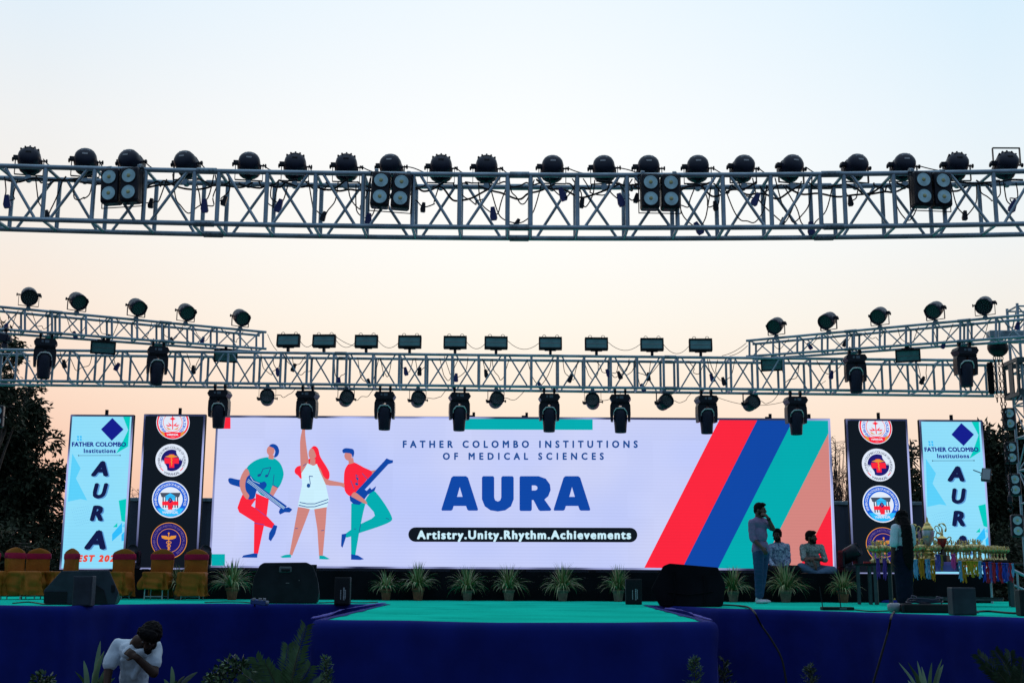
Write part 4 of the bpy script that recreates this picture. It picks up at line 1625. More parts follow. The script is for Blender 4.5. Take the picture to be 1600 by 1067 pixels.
fp = at(1541, 742, 22.9)
fl2 = thing('floodlight', 'grey tilted floodlight on the right edge of the far right banner', 'floodlight', fp, R(-20))
M = Matrix.Rotation(R(-18), 4, 'X') @ Matrix.Rotation(R(8), 4, 'Y')
m = MB()
m.box((0, 0, 0), (.17, .07, .25), M, bev=.012)
m.build('housing', BLACKP, fl2)
m = MB()
m.box((0, -.037, 0), (.135, .006, .205), M)
m.build('glass', mat('flood_glass', (.22, .26, .28), .15, .1, coat=1), fl2)
m = MB()
m.path([(-.1, 0, 0), (-.1, .1, .02), (.1, .1, .02), (.1, 0, 0)], .009, 6)
m.tube((-.02, .1, .02), (-.22, .25, .12), .012, 6)
m.build('bracket', STEEL2, fl2)

# ---------------------------------------------------------------- cables and plugs on the trusses
rc_ = random.Random(17)


SEEN = {}


def cable(label, pts, r, plug=None, group='cables slung along the trusses', name='cable'):
    SEEN[label] = SEEN.get(label, 0) + 1
    if SEEN[label] > 1:
        label += ', ' + ORD[SEEN[label] - 1] + ' one'
    o = Vector(pts[0])
    t = thing(name, label, 'cable', o, 0, group)
    m = MB()
    m.path(pts, r, 5)
    m.build('cord', RUBBER, t, o)
    if plug:
        pos, mt, k = plug
        q = MB()
        M = Matrix.Translation(pos) @ Matrix.Rotation(rc_.uniform(-.5, .5), 4, 'Y')
        if k:
            q.prism([(-.016 * k, .05 * k), (.016 * k, .05 * k), (.03 * k, -.045 * k), (.02 * k, -.06 * k), (-.022 * k, -.06 * k), (-.03 * k, -.03 * k)], -.014, .014, M)
        q.build('plug', mt, t, o)
    return t


def loop_pts(a, b, drop, n=5):
    a, b = Vector(a), Vector(b)
    pts = []
    for i in range(n + 1):
        t = i / n
        p = a.lerp(b, t) - Vector((0, 0, drop * (4 * t * (1 - t)) ** .8))
        if 0 < i < n:
            p += Vector((rc_.gauss(0, .018), rc_.gauss(0, .015), rc_.gauss(0, .018)))
        pts.append(p)
    return spline(pts, 5, False)


# front truss: a main line run along the rear top chord and loops hanging inside the box
for i in range(19):
    a, b = FCAN[i].location, FCAN[i + 1].location
    pa = Vector((a.x + .12, YT + WT * .62, FF(a.x, 1, 1).z + rc_.uniform(-.04, .0)))
    pb = Vector((b.x - .12, YT + WT * .62, FF(b.x, 1, 1).z + rc_.uniform(-.04, .0)))
    cable('cable along the front truss top between its ' + ORD[i] + ' and ' + ORD[i + 1] + ' cans', loop_pts(pa, pb, rc_.uniform(.02, .07), 6), .0075)
    pa2 = Vector((a.x - rc_.uniform(.05, .2), YT + WT * rc_.uniform(.15, .8), FF(a.x, 1, 1).z + rc_.uniform(-.05, .0)))
    pb2 = Vector((b.x + rc_.uniform(.0, .2), YT + WT * rc_.uniform(.15, .8), FF(b.x, 1, 1).z + rc_.uniform(-.05, .0)))
    cable('thicker cable slung inside the front truss top between its ' + ORD[i] + ' and ' + ORD[i + 1] + ' cans', loop_pts(pa2, pb2, rc_.uniform(.03, .12), 6), .0095)
    if rc_.random() < .75:
        # from the lamp's side down to the truss
        s = Vector((a.x + .13, a.y - .02, a.z + .17))
        e = Vector((a.x + rc_.uniform(.25, .42), YT + .1, FF(a.x, 1, 0).z + .03))
        cable('thin lead from the ' + ORD[i] + ' front truss can down to the chord', spline([s, s.lerp(e, .4) + Vector((0, 0, -.03 + rc_.uniform(-.03, .05))), e], 7, False), .0055)
drops = [(15, .22), (75, .3), (130, .2), (168, .1), (232, .26), (300, .34), (322, .28), (345, .22), (425, .27), (437, .2), (505, .3), (560, .27), (575, .32), (660, .22), (740, .17), (770, .28), (805, .38), (815, .2),
         (880, .15), (912, .24), (935, .14), (970, .2), (995, .17), (1065, .2), (1085, .36), (1110, .22), (1165, .36), (1180, .22), (1215, .38), (1240, .39), (1262, .38), (1330, .16), (1415, .38), (1440, .2), (1505, .3), (1545, .16), (1580, .2)]
for i, (px, dr) in enumerate(drops):
    u = rc_.choice([.2, .5, .8])
    x = at(px, 300, YT + WT * u).x
    w = rc_.uniform(.05, .16) if dr < .33 else rc_.uniform(.14, .24)
    a = Vector((x - w, YT + WT * u, FF(x, 1, u).z - .01))
    b = Vector((x + w, YT + WT * u + rc_.uniform(-.05, .05), FF(x, 1, u).z - rc_.uniform(0, .04)))
    pts = loop_pts(a, b, dr, 6)
    mid = pts[len(pts) // 2]
    pk = None
    if i % 3 == 0:
        pk = (mid, PLUGB, 1.1)
    elif i % 3 == 1:
        pk = (mid, BLACKP, .8)
    near = min(range(20), key=lambda k: abs(fx[k] - px))
    side_ = 'left' if px < fx[near] else 'right'
    cable('cable loop inside the front truss, ' + side_ + ' of the ' + ORD[near] + ' can' + (', with blue plug' if i % 3 == 0 else ''), pts, .0058, pk, 'cable loops hanging in the trusses')
# middle truss loops
md = [(60, .2), (98, .16), (115, .24), (180, .2), (300, .22), (420, .3), (432, .24), (458, .16), (468, .26), (530, .38), (572, .38), (600, .28), (632, .22), (655, .2), (700, .34), (712, .3), (760, .2), (782, .3),
      (845, .36), (893, .28), (925, .3), (950, .2), (968, .26), (980, .24), (1007, .4), (1015, .24), (1092, .2), (1115, .24), (1130, .3), (1240, .28), (1300, .2), (1450, .22)]
for i, (px, dr) in enumerate(md):
    u = rc_.choice([.2, .6])
    x = at(px, 575, YM).x
    w = rc_.uniform(.05, .2)
    a = Vector((x - w, YM + WM * u, FM(x, 1, u).z - .01))
    b = Vector((x + w, YM + WM * u, FM(x, 1, u).z - .02))
    pts = loop_pts(a, b, dr, 6)
    mid = pts[len(pts) // 2]
    pk = (mid, PLUGB if i % 3 != 1 else BLACKP, 1.15) if i % 3 < 2 else None
    near = min(range(10), key=lambda k: abs(sxp[k] - px))
    side_ = 'left' if px < sxp[near] else 'right'
    cable('cable loop inside the mid truss, ' + side_ + ' of the ' + ORD[near] + ' strobe' + (', with blue plug' if i % 3 == 0 else ''), pts, .0055, pk, 'cable loops hanging in the trusses')
for i in range(9):                                             # between the strobes
    xa, xb = at(sxp[i], 545, YM).x + .12, at(sxp[i + 1], 545, YM).x - .12
    z = FM(xa, 1, 0).z
    if i in (0, 1, 2, 4, 5, 7, 8):
        hi = i in (1, 2)
        pts = sagline((xa, YM + .05, z + .28), (xb, YM + .05, z + .24), .16 if i != 8 else .2, 10)
        cable('thin lead drooping between the ' + ORD[i] + ' and ' + ORD[i + 1] + ' strobes', pts, .0042)
for i, px in enumerate(pcx):                                   # safety lines of the hanging cans
    x = at(px, 610, YM + .25).x
    z = FM(x, 0, 1).z
    pts = loop_pts((x + .1, YM + .25, z - .14), (x + .42, YM + .25, z - .02), .07, 5)
    cable('thin lead from the ' + ORD[i] + ' small hanging can up to the mid truss', pts, .0045)
pts = sagline((at(1103, 640, YM + .3).x, YM + .3, at(1103, 612, YM + .3).z), (at(1290, 590, YM + .3).x, YM + .3, at(1290, 595, YM + .3).z), .28, 14)
cable('long thin lead sagging below the mid truss between the last two moving heads', pts, .004)
for k, (x0_, y0_, x1_, y1_, lab) in enumerate([(1128, 556, 1166, 536, 'thin lead rising from the last strobe to the right slanting truss'), (1140, 556, 1168, 540, 'second thin lead rising from the mid truss to the right slanting truss end'),
                                             (433, 548, 418, 522, 'thin lead from the first strobe to the end of the left slanting truss'), (520, 522, 556, 541, 'thin lead curving down between the second and third strobes')]):
    pts = sagline(at(x0_, y0_, 18.1), at(x1_, y1_, 18.2), .03, 8)
    cable(lab, pts, .0045)
for nm, F, Lh in (('left', FL, LL), ('right', FRR, LR)):
    for k in range(9):
        s0 = Lh * (.07 + .1 * k)
        a, b = F(s0, 1, .5), F(s0 + Lh * .06, 1, .4)
        pts = loop_pts(a, b, rc_.uniform(.12, .3), 6)
        mid = pts[len(pts) // 2]
        cable('thin cable loop in the ' + nm + ' slanting truss, ' + ORD[k] + ' from its outer end', pts, .0048, (mid, PLUGB if k % 2 else BLACKP, 1.0) if k % 3 < 2 else None, 'cable loops hanging in the trusses')

# ---------------------------------------------------------------- things on the stage
BOXC = mat('speaker_paint', (0.012, 0.0135, 0.018), 0.6, 0, 0.25, 6, 0.15, 120, spec=.2)
BOXG = mat('grey_speaker_paint', (0.030, 0.042, 0.056), 0.6, 0, 0.2, 5, 0.15, 120, spec=.2)
GRIL = mat('speaker_grille', (0.014, 0.016, 0.02), 0.6, 0.1, 0.3, 90, 0.5, 260, spec=.15)
MARK = mat('white_print', (0.42, 0.46, 0.50), 0.6)


def on(px, py, z=ZS, far=22.2):
    p = gz(px, py, z)
    if p.y > far:                       # keep clear of the riser's front
        p = at(px, py, far)
        p.z = z
    return p


def pxm(p):
    """metres per pixel at a place"""
    return (CAMROT.transposed() @ (Vector(p) - EYE)).z / -FPX


def wedge(label, px, py, outline, rz, mt, handle=True, depth=.5, lean=(0, 0), name='stage_monitor', grp=None):
    """outline in pixels relative to (px, py): the side turned to the camera"""
    o = on(px, py)
    k = pxm(o)
    t = thing(name, label, 'speaker', o, rz, grp)
    pts = [(x * k, max(.004, -y * k)) for x, y in outline]
    m = MB()
    bm = bmesh.new()
    n = len(pts)
    f = [bm.verts.new((x, -depth / 2, z)) for x, z in pts]
    b = [bm.verts.new((x * .94 + lean[0], depth / 2, z * (1 if z > .1 else 1) * .93 + lean[1] * (z > .1) + .0003)) for x, z in pts]
    bm.faces.new(f)
    bm.faces.new(b[::-1])
    for i in range(n):
        bm.faces.new((f[i], b[i], b[(i + 1) % n], f[(i + 1) % n]))
    bmesh.ops.recalc_face_normals(bm, faces=bm.faces[:])
    bmesh.ops.bevel(bm, geom=bm.edges[:], offset=.018, segments=2, affect='EDGES', profile=.5)
    bm.verts.index_update()
    m.add([v.co[:] for v in bm.verts], [[v.index for v in q.verts] for q in bm.faces])
    bm.free()
    m.build('cabinet', mt, t)
    return t, k, depth


OL1 = [(-49, 0), (-52, -18), (-50, -40), (-42, -58), (-36, -62), (30, -63), (40, -58), (48, -38), (51, -16), (48, 0)]
t, k, d = wedge('big black stage monitor left of centre, with a recessed handle on its back', 449, 942, OL1, R(4), BOXC, depth=.55, lean=(0, -.05))
m = MB()
m.box((-.02, -d / 2 - .004, .50), (.19, .02, .085), bev=.01)
m.build('handle_recess', mat('handle_grey', (.10, .115, .12), .4, .2), t)
m = MB()
m.box((-.015, -d / 2 - .016, .488), (.13, .016, .04), bev=.006)
m.build('handle', BLACKM, t)
m = MB()
m.box((0.02, -d / 2 - .002, .30), (.05, .012, .012))
m.box((0.19, -d / 2 - .002, .34), (.014, .012, .014))
m.build('badge', mat('badge', (.2, .2, .19), .4, .5), t)
m = MB()
m.box((0, d / 2 + .0, .33), (.8, .03, .5), Matrix.Rotation(R(0), 4, 'X'))
m.build('grille', GRIL, t)
OL2 = [(-46, 0), (-60, -26), (-40, -62), (-30, -66), (44, -60), (55, -34), (50, -1)]
t, k, d = wedge('big black cloth wrapped stage monitor right of centre, at the corner of the platform', 1077, 947, OL2, R(-6), BLKCL, depth=.6, lean=(0.02, -.06))
m = MB()
m.path([(-.25, -d / 2 - .012, .03), (-.2, -d / 2 - .03, .26), (-.22, -d / 2 - .012, .5)], .012, 6)
m.path([(.2, -d / 2 - .012, .05), (.22, -d / 2 - .02, .28), (.2, -d / 2 - .01, .45)], .010, 6)
m.path([(-.3, -d / 2 - .01, .2), (0, -d / 2 - .02, .17), (.33, -d / 2 - .01, .22)], .009, 6)
m.build('cloth_folds', BLKCL, t)
OL3 = [(-54, 0), (-56, -22), (-32, -52), (40, -53), (56, -20), (52, 0)]
t, k, d = wedge('grey stage monitor among the gold chairs on the left', 130, 944, OL3, R(8), BOXG, depth=.42, lean=(0.0, -.10))
m = MB()
m.prism([(.0, .02), (.36, .02), (.30, .20), (.14, .30), (.05, .28)], -d / 2 - .012, -d / 2 + .01)
m.build('side_port', BLACKM, t)
m = MB()
m.box((.42, -d / 2 - .002, .22), (.05, .02, .10), Matrix.Identity(4), bev=.008)
m.build('handle', BLACKM, t)
m = MB()
m.box((-.33, -d / 2 - .003, .1), (.3, .016, .15))
m.build('grille', GRIL, t)


def small_box(label, px, py, w, h, rz, text=True, mt=BOXC, depth=.26):
    o = on(px, py)
    k = pxm(o)
    t = thing('box_speaker', label, 'speaker', o, rz, 'small upright box speakers along the stage edge')
    W_, H_ = w * k, h * k
    m = MB()
    m.box((0, 0, H_ / 2 + .003), (W_, depth, H_), bev=.008)
    m.build('cabinet', mt, t)
    m = MB()
    m.box((0, -depth / 2 - .002, H_ / 2 + .003), (W_ * .86, .01, H_ * .92), bev=.003)
    m.build('grille', GRIL if mt is BOXC else BOXG, t)
    if text:
        rd = random.Random(px)
        for c, (x, a, b) in enumerate([(.12, .18, .62), (.22, .22, .55), (-.08, .2, .55)]):
            m = MB()
            z = a
            while z < b:
                q = rd.uniform(.02, .045)
                m.box((x * W_, -depth / 2 - .0085, (z + q / 2) * H_), (.012 if c else .02, .002, q * H_ * .8))
                z += q + .012
            m.build('print', MARK, t)
    return t


small_box('small black box speaker with white vertical print, beside the big left monitor', 535, 944.5, 24, 42, R(3))
small_box('small black box speaker with white vertical print, beside the wrapped right monitor', 990, 944, 25, 39, R(-3))
small_box('plain grey box speaker at the stage edge in front of the medal table', 1504, 960.5, 35, 42, R(-10), False, BOXG, .34)
small_box('dark grey box speaker standing in front of the grey monitor, left', 130, 946.5, 29, 46, R(4), False, BOXG, .2)
small_box('dark box speaker cut by the right edge of the view', 1600, 962, 16, 40, R(-12), False, BOXC, .3)

# ---- chairs in gold covers
GOLD_C = cloth_mat('gold_satin_cover', (0.34, 0.108, 0.012), .6, .25, 9, .5)
SASH = cloth_mat('crimson_sash', (0.40, 0.010, 0.055), .6, .2, 9, .15)
WMET = mat('white_chair_leg', (.62, .64, .66), .4, .2)


def drape(rings, n, amp, seed, freq=5):
    """rings: (z, cx, cy, hx, hy, sharp); a cloth tube that ripples more towards its hem"""
    m = MB()
    vs, fs = [], []
    zt_, zb_ = rings[0][0], rings[-1][0]
    for (z, cx, cy, hx, hy, e) in rings:
        f = (zt_ - z) / max(1e-6, zt_ - zb_)
        for i in range(n):
            a = 2 * PI * i / n
            c, s = math.cos(a), math.sin(a)
            x = math.copysign(abs(c) ** e, c)
            y = math.copysign(abs(s) ** e, s)
            rip = amp * (f ** .8) * (math.sin(a * freq + seed + 2.5 * f) + .7 * math.sin(a * (freq * 2 + 1) + seed * 2 - 2 * f) + .5 * math.sin(z * 60 + 5 * math.sin(a + seed)) * abs(math.sin(a * 1.5 + seed))) + noise.noise(Vector((c * 1.5 + seed, s * 1.5, z * 9))) * amp * 1.3
            vs.append((cx + x * (hx + rip), cy + y * (hy + rip), z + noise.noise(Vector((c * 2, s * 2 + seed, 5))) * amp * .6 * f))
    for k in range(len(rings) - 1):
        for i in range(n):
            j = (i + 1) % n
            fs.append((k * n + i, (k + 1) * n + i, (k + 1) * n + j, k * n + j))
    fs.append(list(range(n)))
    m.add(vs, fs, sm=True)
    return m


def chair(label, px, py, rz, seed, short=False):
    bp_ = at(px, 905, 21.85 if py < 940 else 21.3)
    o = Vector((bp_.x + .2 * math.sin(rz), bp_.y - .2 * math.cos(rz), ZS))
    t = thing('banquet_chair', label, 'chair', o, rz, 'banquet chairs in gold covers')
    by = .20
    back = [(.862, 0, by, .012, .012, .9), (.852, 0, by, .06, .02, .7), (.828, 0, by, .125, .027, .55), (.80, 0, by, .175, .031, .45), (.772, 0, by, .192, .032, .42), (.72, 0, by, .200, .034, .4), (.62, 0, by, .196, .036, .4), (.5, 0, by - .01, .19, .04, .4),
            (.4, 0, by - .01, .2, .045, .4), (.2, 0, by, .21, .05, .5), (.05, 0, by + .01, .215, .06, .5)]
    drape(back, 48, .008, seed).build('back_cover', GOLD_C, t)
    sa = [(.770, 0, by, .1985, .040, .4), (.765, 0, by, .205, .041, .4), (.72, 0, by, .209, .042, .4), (.68, 0, by, .207, .043, .4), (.675, 0, by, .20, .042, .4)]
    drape(sa, 40, .002, seed + 1).build('sash', SASH, t)
    hem = .21 if short else .07
    se = [(.468, 0, -.03, .17, .17, .5), (.463, 0, -.03, .205, .2, .42), (.44, 0, -.03, .218, .212, .4), (.36, 0, -.03, .222, .216, .42), (.27 if short else .25, 0, -.035, .228, .222, .45), (.17 if short else .16, 0, -.038, .232, .226, .5), (hem, 0, -.04, .238, .23, .5)]
    se = [tuple(p + (q - p) * h for p, q in zip(s0, s1)) for s0, s1 in zip(se, se[1:]) for h in (0, .34, .67)] + [se[-1]]
    drape(se, 84, .027, seed + 2, 5).build('seat_cover', GOLD_C, t)
    for sx_ in (-.155, .155):
        for sy in (-.15, .15):
            MB().tube((sx_, sy, .004), (sx_ * .97, sy * .96, .40), .011, 8).build('leg', WMET, t)
    for y in (-.15, .15):
        MB().tube((-.152, y, .055), (.152, y, .055), .009, 7).build('stretcher', WMET, t)
    return t


chair('gold covered chair turned sideways with a crimson sash, leftmost of the row', 21, 941, R(64), 1)
chair('gold covered chair facing front, second from the left, behind the sideways one', 58, 939, R(8), 2)
chair('gold covered chair half hidden behind the grey monitor', 110, 938.5, R(-38), 3)
chair('gold covered chair right of the grey monitor, in front of the gap between banners', 192, 938.5, R(-8), 4)
chair('gold covered chair with short cover showing white metal legs, before the black banner', 252, 938.5, R(-4), 5, True)
chair('gold covered chair at the right end of the row, beside the main screen', 305.5, 938.5, R(2), 6)
chair('gold covered chair cut by the left edge of the view', -22, 941, R(40), 7)

# ---- potted spider plants
TERRA = mat('terracotta', (0.30, 0.085, 0.040), .8, 0, .25, 14, .3, 40)
TERRA2 = mat('brown_clay', (0.25, 0.14, 0.10), .8, 0, .25, 14, .3, 40)
SOIL = mat('potting_soil', (.03, .022, .016), .95, 0, .3, 20, .5, 50)
SPG = mat('spider_leaf_green', (.125, .175, .045), .5, 0, .4, 6)
SPP = mat('spider_leaf_pale', (.46, .47, .24), .5, 0, .25, 6)


def ribbon(m, p0, az_, el, ln, w, droop, mi, nseg=7, twist=0):
    """an arching strap leaf"""
    d = Vector((math.cos(az_) * math.cos(el), math.sin(az_) * math.cos(el), math.sin(el)))
    p = Vector(p0)
    side_ = Vector((-math.sin(az_), math.cos(az_), 0))
    st_ = ln / nseg
    vs = []
    for i in range(nseg + 1):
        f = i / nseg
        ww = w * (.55 + 1.2 * f) if f < .35 else w * (1 - ((f - .35) / .65) ** 1.6)
        s = (side_ + Vector((0, 0, twist * f))).normalized()
        vs += [p - s * ww, p + s * ww]
        p = p + d * st_
        d = (d + Vector((0, 0, -droop * (0.5 + f)))).normalized()
    m.add(vs, [(2 * i, 2 * i + 1, 2 * i + 3, 2 * i + 2) for i in range(nseg)], None, mi, True)


def spider_foliage(seed, n=120, L=.42):
    rd = random.Random(seed)
    m = MB()
    for i in range(n):
        a = rd.uniform(0, 2 * PI)
        el = rd.uniform(.5, 1.5)
        ln = L * rd.uniform(.6, 1.1)
        ribbon(m, (math.cos(a) * .03, math.sin(a) * .03, rd.uniform(-.01, .02)), a, el, ln, rd.uniform(.006, .0105), rd.uniform(.18, .42) * (1.1 if el < 1.1 else .6), 0 if rd.random() < .68 else 1, 8, rd.uniform(-.6, .6))
    return m


FOL = [spider_foliage(s, n, l) for s, n, l in ((1, 190, .46), (2, 150, .40), (3, 230, .50))]
FOLME = []
pots = [(362, 937, 2, 1.05, 0, 'spider plant in a pot between the last gold chair and the big left monitor'),
        (603, 937.5, 1, .95, 0, 'small spider plant in red clay pot, first one right of the left monitor'),
        (653, 937.5, 0, 1.05, 0, 'spider plant in red clay pot, second one right of the left monitor'),
        (730, 937.5, 2, .92, 1, 'spider plant in brown clay pot below the left end of the slogan pill'),
        (795, 937.5, 0, 1.0, 1, 'spider plant in brown clay pot below the middle of the slogan pill'),
        (879, 938, 2, 1.0, 1, 'full spider plant in brown clay pot below the right part of the slogan pill'),
        (966, 938.5, 0, 1.0, 1, 'spider plant in brown clay pot half hidden by a small box speaker'),
        (1146, 939, 0, .98, 1, 'spider plant in brown clay pot between the wrapped monitor and the standing man'),
        (1228, 940, 2, 1.05, 1, 'large spider plant in brown clay pot in front of the seated men'),
        (1318, 941, 1, 1.05, 0, 'spider plant in red clay pot in front of the dark stage lamp'),
        (279, 936.5, 1, 1.05, 1, 'spider plant peeking out between the two right gold chairs')]
for i, (px, py, kf, sc, tm_, lab) in enumerate(pots):
    o = on(px, py)
    t = thing('potted_plant', lab, 'plant', o, R(rnd.uniform(0, 360)), 'potted spider plants along the riser')
    t.scale = (sc, sc, sc)
    m = MB()
    m.lathe([(.068, .003), (.074, .02), (.094, .15), (.094, .152), (.107, .154), (.11, .19), (.108, .2), (.1, .2), (.094, .175)], 20)
    m.build('pot', [TERRA, TERRA2][tm_], t)
    m = MB()
    m.lathe([(.095, .17), (.05, .182), (0, .186)], 16)
    m.build('soil', SOIL, t)
    f = MB()
    f.v, f.f, f.m, f.s = [(x, y, z + .185) for x, y, z in FOL[kf].v], FOL[kf].f, FOL[kf].m, FOL[kf].s
    f.build('foliage', [SPG, SPP], t)

# ---- dark moving heads parked on the riser and behind the chairs
for (px, py, rz, sc, lab) in ((1327, 896, 25, 1.15, 'black stage lamp resting on the riser right of the main screen'), (204, 899, -10, .95, 'black stage lamp standing behind the gold chairs in the banner gap'),
                              (315, 899, 5, .95, 'black stage lamp standing behind the last gold chair')):
    o = at(px, py, YR + .35)
    o.z = zr + .003
    t = thing('stage_lamp', lab, 'stage light', o, R(rz), 'dark lamps parked on the riser')
    t.scale = (sc, sc, sc)
    MB().box((0, 0, .06), (.3, .24, .12), bev=.03).build('base', BLACKP, t)
    y = MB()
    y.box((0, 0, .128), (.33, .12, .012))
    for s_ in (-1, 1):
        y.prism([(s_ * .13, .1), (s_ * .165, .1), (s_ * .165, .33), (s_ * .145, .36), (s_ * .125, .33)][::s_], -.06, .06)
    y.build('yoke', BLACKP, t)
    h = MB()
    M = Matrix.Translation((0, 0, .29)) @ Matrix.Rotation(R(58), 4, 'X') @ Matrix.Rotation(R(25), 4, 'Y')
    h.lathe([(0, -.16), (.07, -.155), (.11, -.11), (.118, 0), (.118, .1), (.105, .2), (.095, .2), (.09, .18), (0, .17)], 16, M)
    h.build('head', BLACKP, t)

# ---- wireless receiver, amplifier, power strip
o = on(1308, 953)
t = thing('wireless_receiver', 'flat black wireless receiver with two upright antennas on the stage edge', 'receiver', o, R(-4))
MB().box((0, 0, .022), (.40, .2, .042), bev=.005).build('case', BLACKM, t)
MB().box((.06, -.101, .024), (.09, .004, .018)).build('display', mat('dim_display', (.09, .11, .13), .3), t)
for x, h, w in ((-.19, .30, -.03), (.04, .28, -.02)):
    MB().tube((x, -.05, .03), (x + w, -.05, h), .007, 7, .005).build('antenna', RUBBER, t)
o = on(1448, 957)
t = thing('amplifier_case', 'low black amplifier case with coiled cables on top, before the medal table', 'amplifier', o, R(-8))
MB().box((0, 0, .055), (.62, .32, .1), bev=.012).build('case', BLACKM, t)
for s_ in (-.3, .3):
    MB().box((s_, -.17, .055), (.03, .02, .08), bev=.004).build('rack_handle', BLACKP, t)
m = MB()
for i in range(40):
    a = i * .55
    m.v and None
pts = [(.20 * math.cos(i * .42) * (1 + .1 * math.sin(i)) - .02, .11 * math.sin(i * .42), .115 + .0012 * i + .008 * math.sin(i * 1.3)) for i in range(46)]
m.path(pts, .009, 5)
m.path([(.3, -.05, .1), (.42, -.08, .06), (.52, -.05, .015), (.6, .02, .012)], .018, 6)
m.path([(-.17, .02, .14), (-.16, 0, .2), (-.12, 0, .19), (-.1, .02, .14)], .012, 5)
m.path([(.12, .02, .14), (.13, 0, .19), (.17, 0, .18), (.18, .02, .14)], .012, 5)
m.build('coiled_cable', PLUGB if False else mat('dark_blue_cable', (.012, .018, .05), .5), t)
m = MB()
m.lathe([(.06, 0), (.085, .03), (.085, .09), (.05, .11), (0, .11)], 14, Matrix.Translation((-.37, .02, .004)))
m.build('cable_reel', mat('grey_reel', (.22, .24, .27), .4, .3), t)
o = on(405, 945)
o.z = ZS + .004
t = thing('power_strip', 'blue power strip with plugs and dangling leads on the stage edge by the left monitor', 'power strip', o, R(-22))
MB().box((0, 0, .035), (.26, .09, .07), Matrix.Rotation(R(6), 4, 'Y'), bev=.01).build('body', mat('blue_strip', (.02, .06, .22), .4), t)
m = MB()
for x in (-.07, .03, .1):
    m.box((x, -.03, .075), (.035, .04, .04), bev=.006)
m.lathe([(.02, 0), (.024, .03), (0, .035)], 8, Matrix.Translation((.15, -.03, .02)))
m.build('plug', mat('grey_plug', (.25, .26, .27), .5), t)

STC = 'cables on the stage'
cable('black cable looped down over the blue skirt under the left monitor', spline([on(398, 944) + Vector((0, -.02, .01)), at(402, 960, 18.35), at(415, 976, 18.3), at(445, 980, 18.3), at(470, 974, 18.3), at(480, 955, 18.35), on(478, 942.5) + Vector((0, .1, .01))], 6, False), .013, None, STC)
cable('pair of thin pale leads hanging down the blue skirt from the power strip', spline([on(432, 943.5) + Vector((0, -.01, .02)), at(433, 955, 18.35), at(435, 980, 18.33), at(432, 1005, 18.3)], 6, False), .007, None, STC)
cable('thick black cable running down the blue skirt right of the wrapped monitor', spline([on(1040, 946.5) + Vector((0, .1, .014)), on(1120, 946) + Vector((0, 0, .014)), on(1160, 948) + Vector((0, 0, .014)), at(1176, 953, 15.0), at(1190, 977, 14.85), at(1206, 1000, 14.8), at(1222, 1030, 14.7), at(1230, 1075, 14.6)], 6, False), .013, None, STC)
cable('dark cable hanging down the skirt below the amplifier case', spline([on(1400, 956) + Vector((0, .05, .01)), at(1393, 962, 12.95), at(1388, 985, 12.85), at(1378, 1020, 12.8), at(1362, 1075, 12.75)], 6, False), .012, None, STC)
cable('black cable lying on the carpet behind the left small box speaker', [p + Vector((0, 0, .008)) for p in spline([on(498, 942), on(515, 941.5), on(535, 940.5), on(560, 942), on(590, 941)], 6, False)], .008, None, STC)
cable('black cable lying on the stage edge left of the grey monitor', [p + Vector((0, 0, .009)) for p in spline([on(20, 943), on(45, 941), on(70, 944.5), on(95, 944), on(110, 945)], 6, False)], .010, None, STC)
cable('black cable lying on the carpet before the rightmost gold chair', [p + Vector((0, 0, .008)) for p in spline([on(320, 941.5), on(350, 940.5), on(380, 941), on(398, 943)], 6, False)], .008, None, STC)
cable('black cable lying on the carpet right of the grey box speaker', [p + Vector((0, 0, .012)) for p in spline([on(1520, 957), on(1545, 956), on(1580, 959), on(1615, 960)], 6, False)], .013, None, STC)
cable('black cable along the stage edge between receiver and amplifier case', [p + Vector((0, 0, .008)) for p in spline([on(1335, 953), on(1360, 955.5), on(1385, 955), on(1415, 955)], 6, False)], .008, None, STC)

# ---------------------------------------------------------------- medal table
tl, tr_ = at(1362, 905, 20.4), at(1588, 905, 18.9)
tl.z = tr_.z = ZS
tv = tr_ - tl
TLn = tv.length
tang = math.atan2(tv.y, tv.x)
TH_ = at(1470, 879, 19.6).z - ZS
TBO = (tl + tr_) / 2
tt_ = thing('display_table', 'long metal legged table loaded with trophies and medal ribbons', 'table', TBO, tang)
LEGM = mat('grey_green_leg', (.045, .065, .075), .5, .3, .2, 8)
MB().box((0, .28, TH_ - .015), (TLn, .62, .03), bev=.004).build('tabletop', BLACKM, tt_)
for x in (-TLn / 2 + .07, TLn / 2 - .07):
    for y in (0, .54):
        MB().box((x + (.22 if y and x > 0 else 0) * -1, y, (TH_ - .03) / 2 + .002), (.06, .04, TH_ - .034), bev=.004).build('leg', LEGM, tt_)
MB().box((.0, .54, .12), (TLn - .8, .03, .03)).build('rail', LEGM, tt_)
MB().box((.45, 0.02, .10), (TLn - 1.35, .03, .03)).build('rail', LEGM, tt_)
ct, st2 = math.cos(tang), math.sin(tang)


def ont(u, dy):
    """place on the table: zoomed pixel column u (of the 5.333x crop), dy from the front edge"""
    px = 1300 + u / 5.3333
    best = None
    for i in range(201):
        f = -TLn / 2 + TLn * i / 200
        p = TBO + Vector((f * ct - dy * st2, f * st2 + dy * ct, TH_))
        q = CAMROT.transposed() @ (p - EYE)
        e = abs(q.x / -q.z * FPX + CX - px)
        if best is None or e < best[0]:
            best = (e, p, f)
    return best[1], best[2]


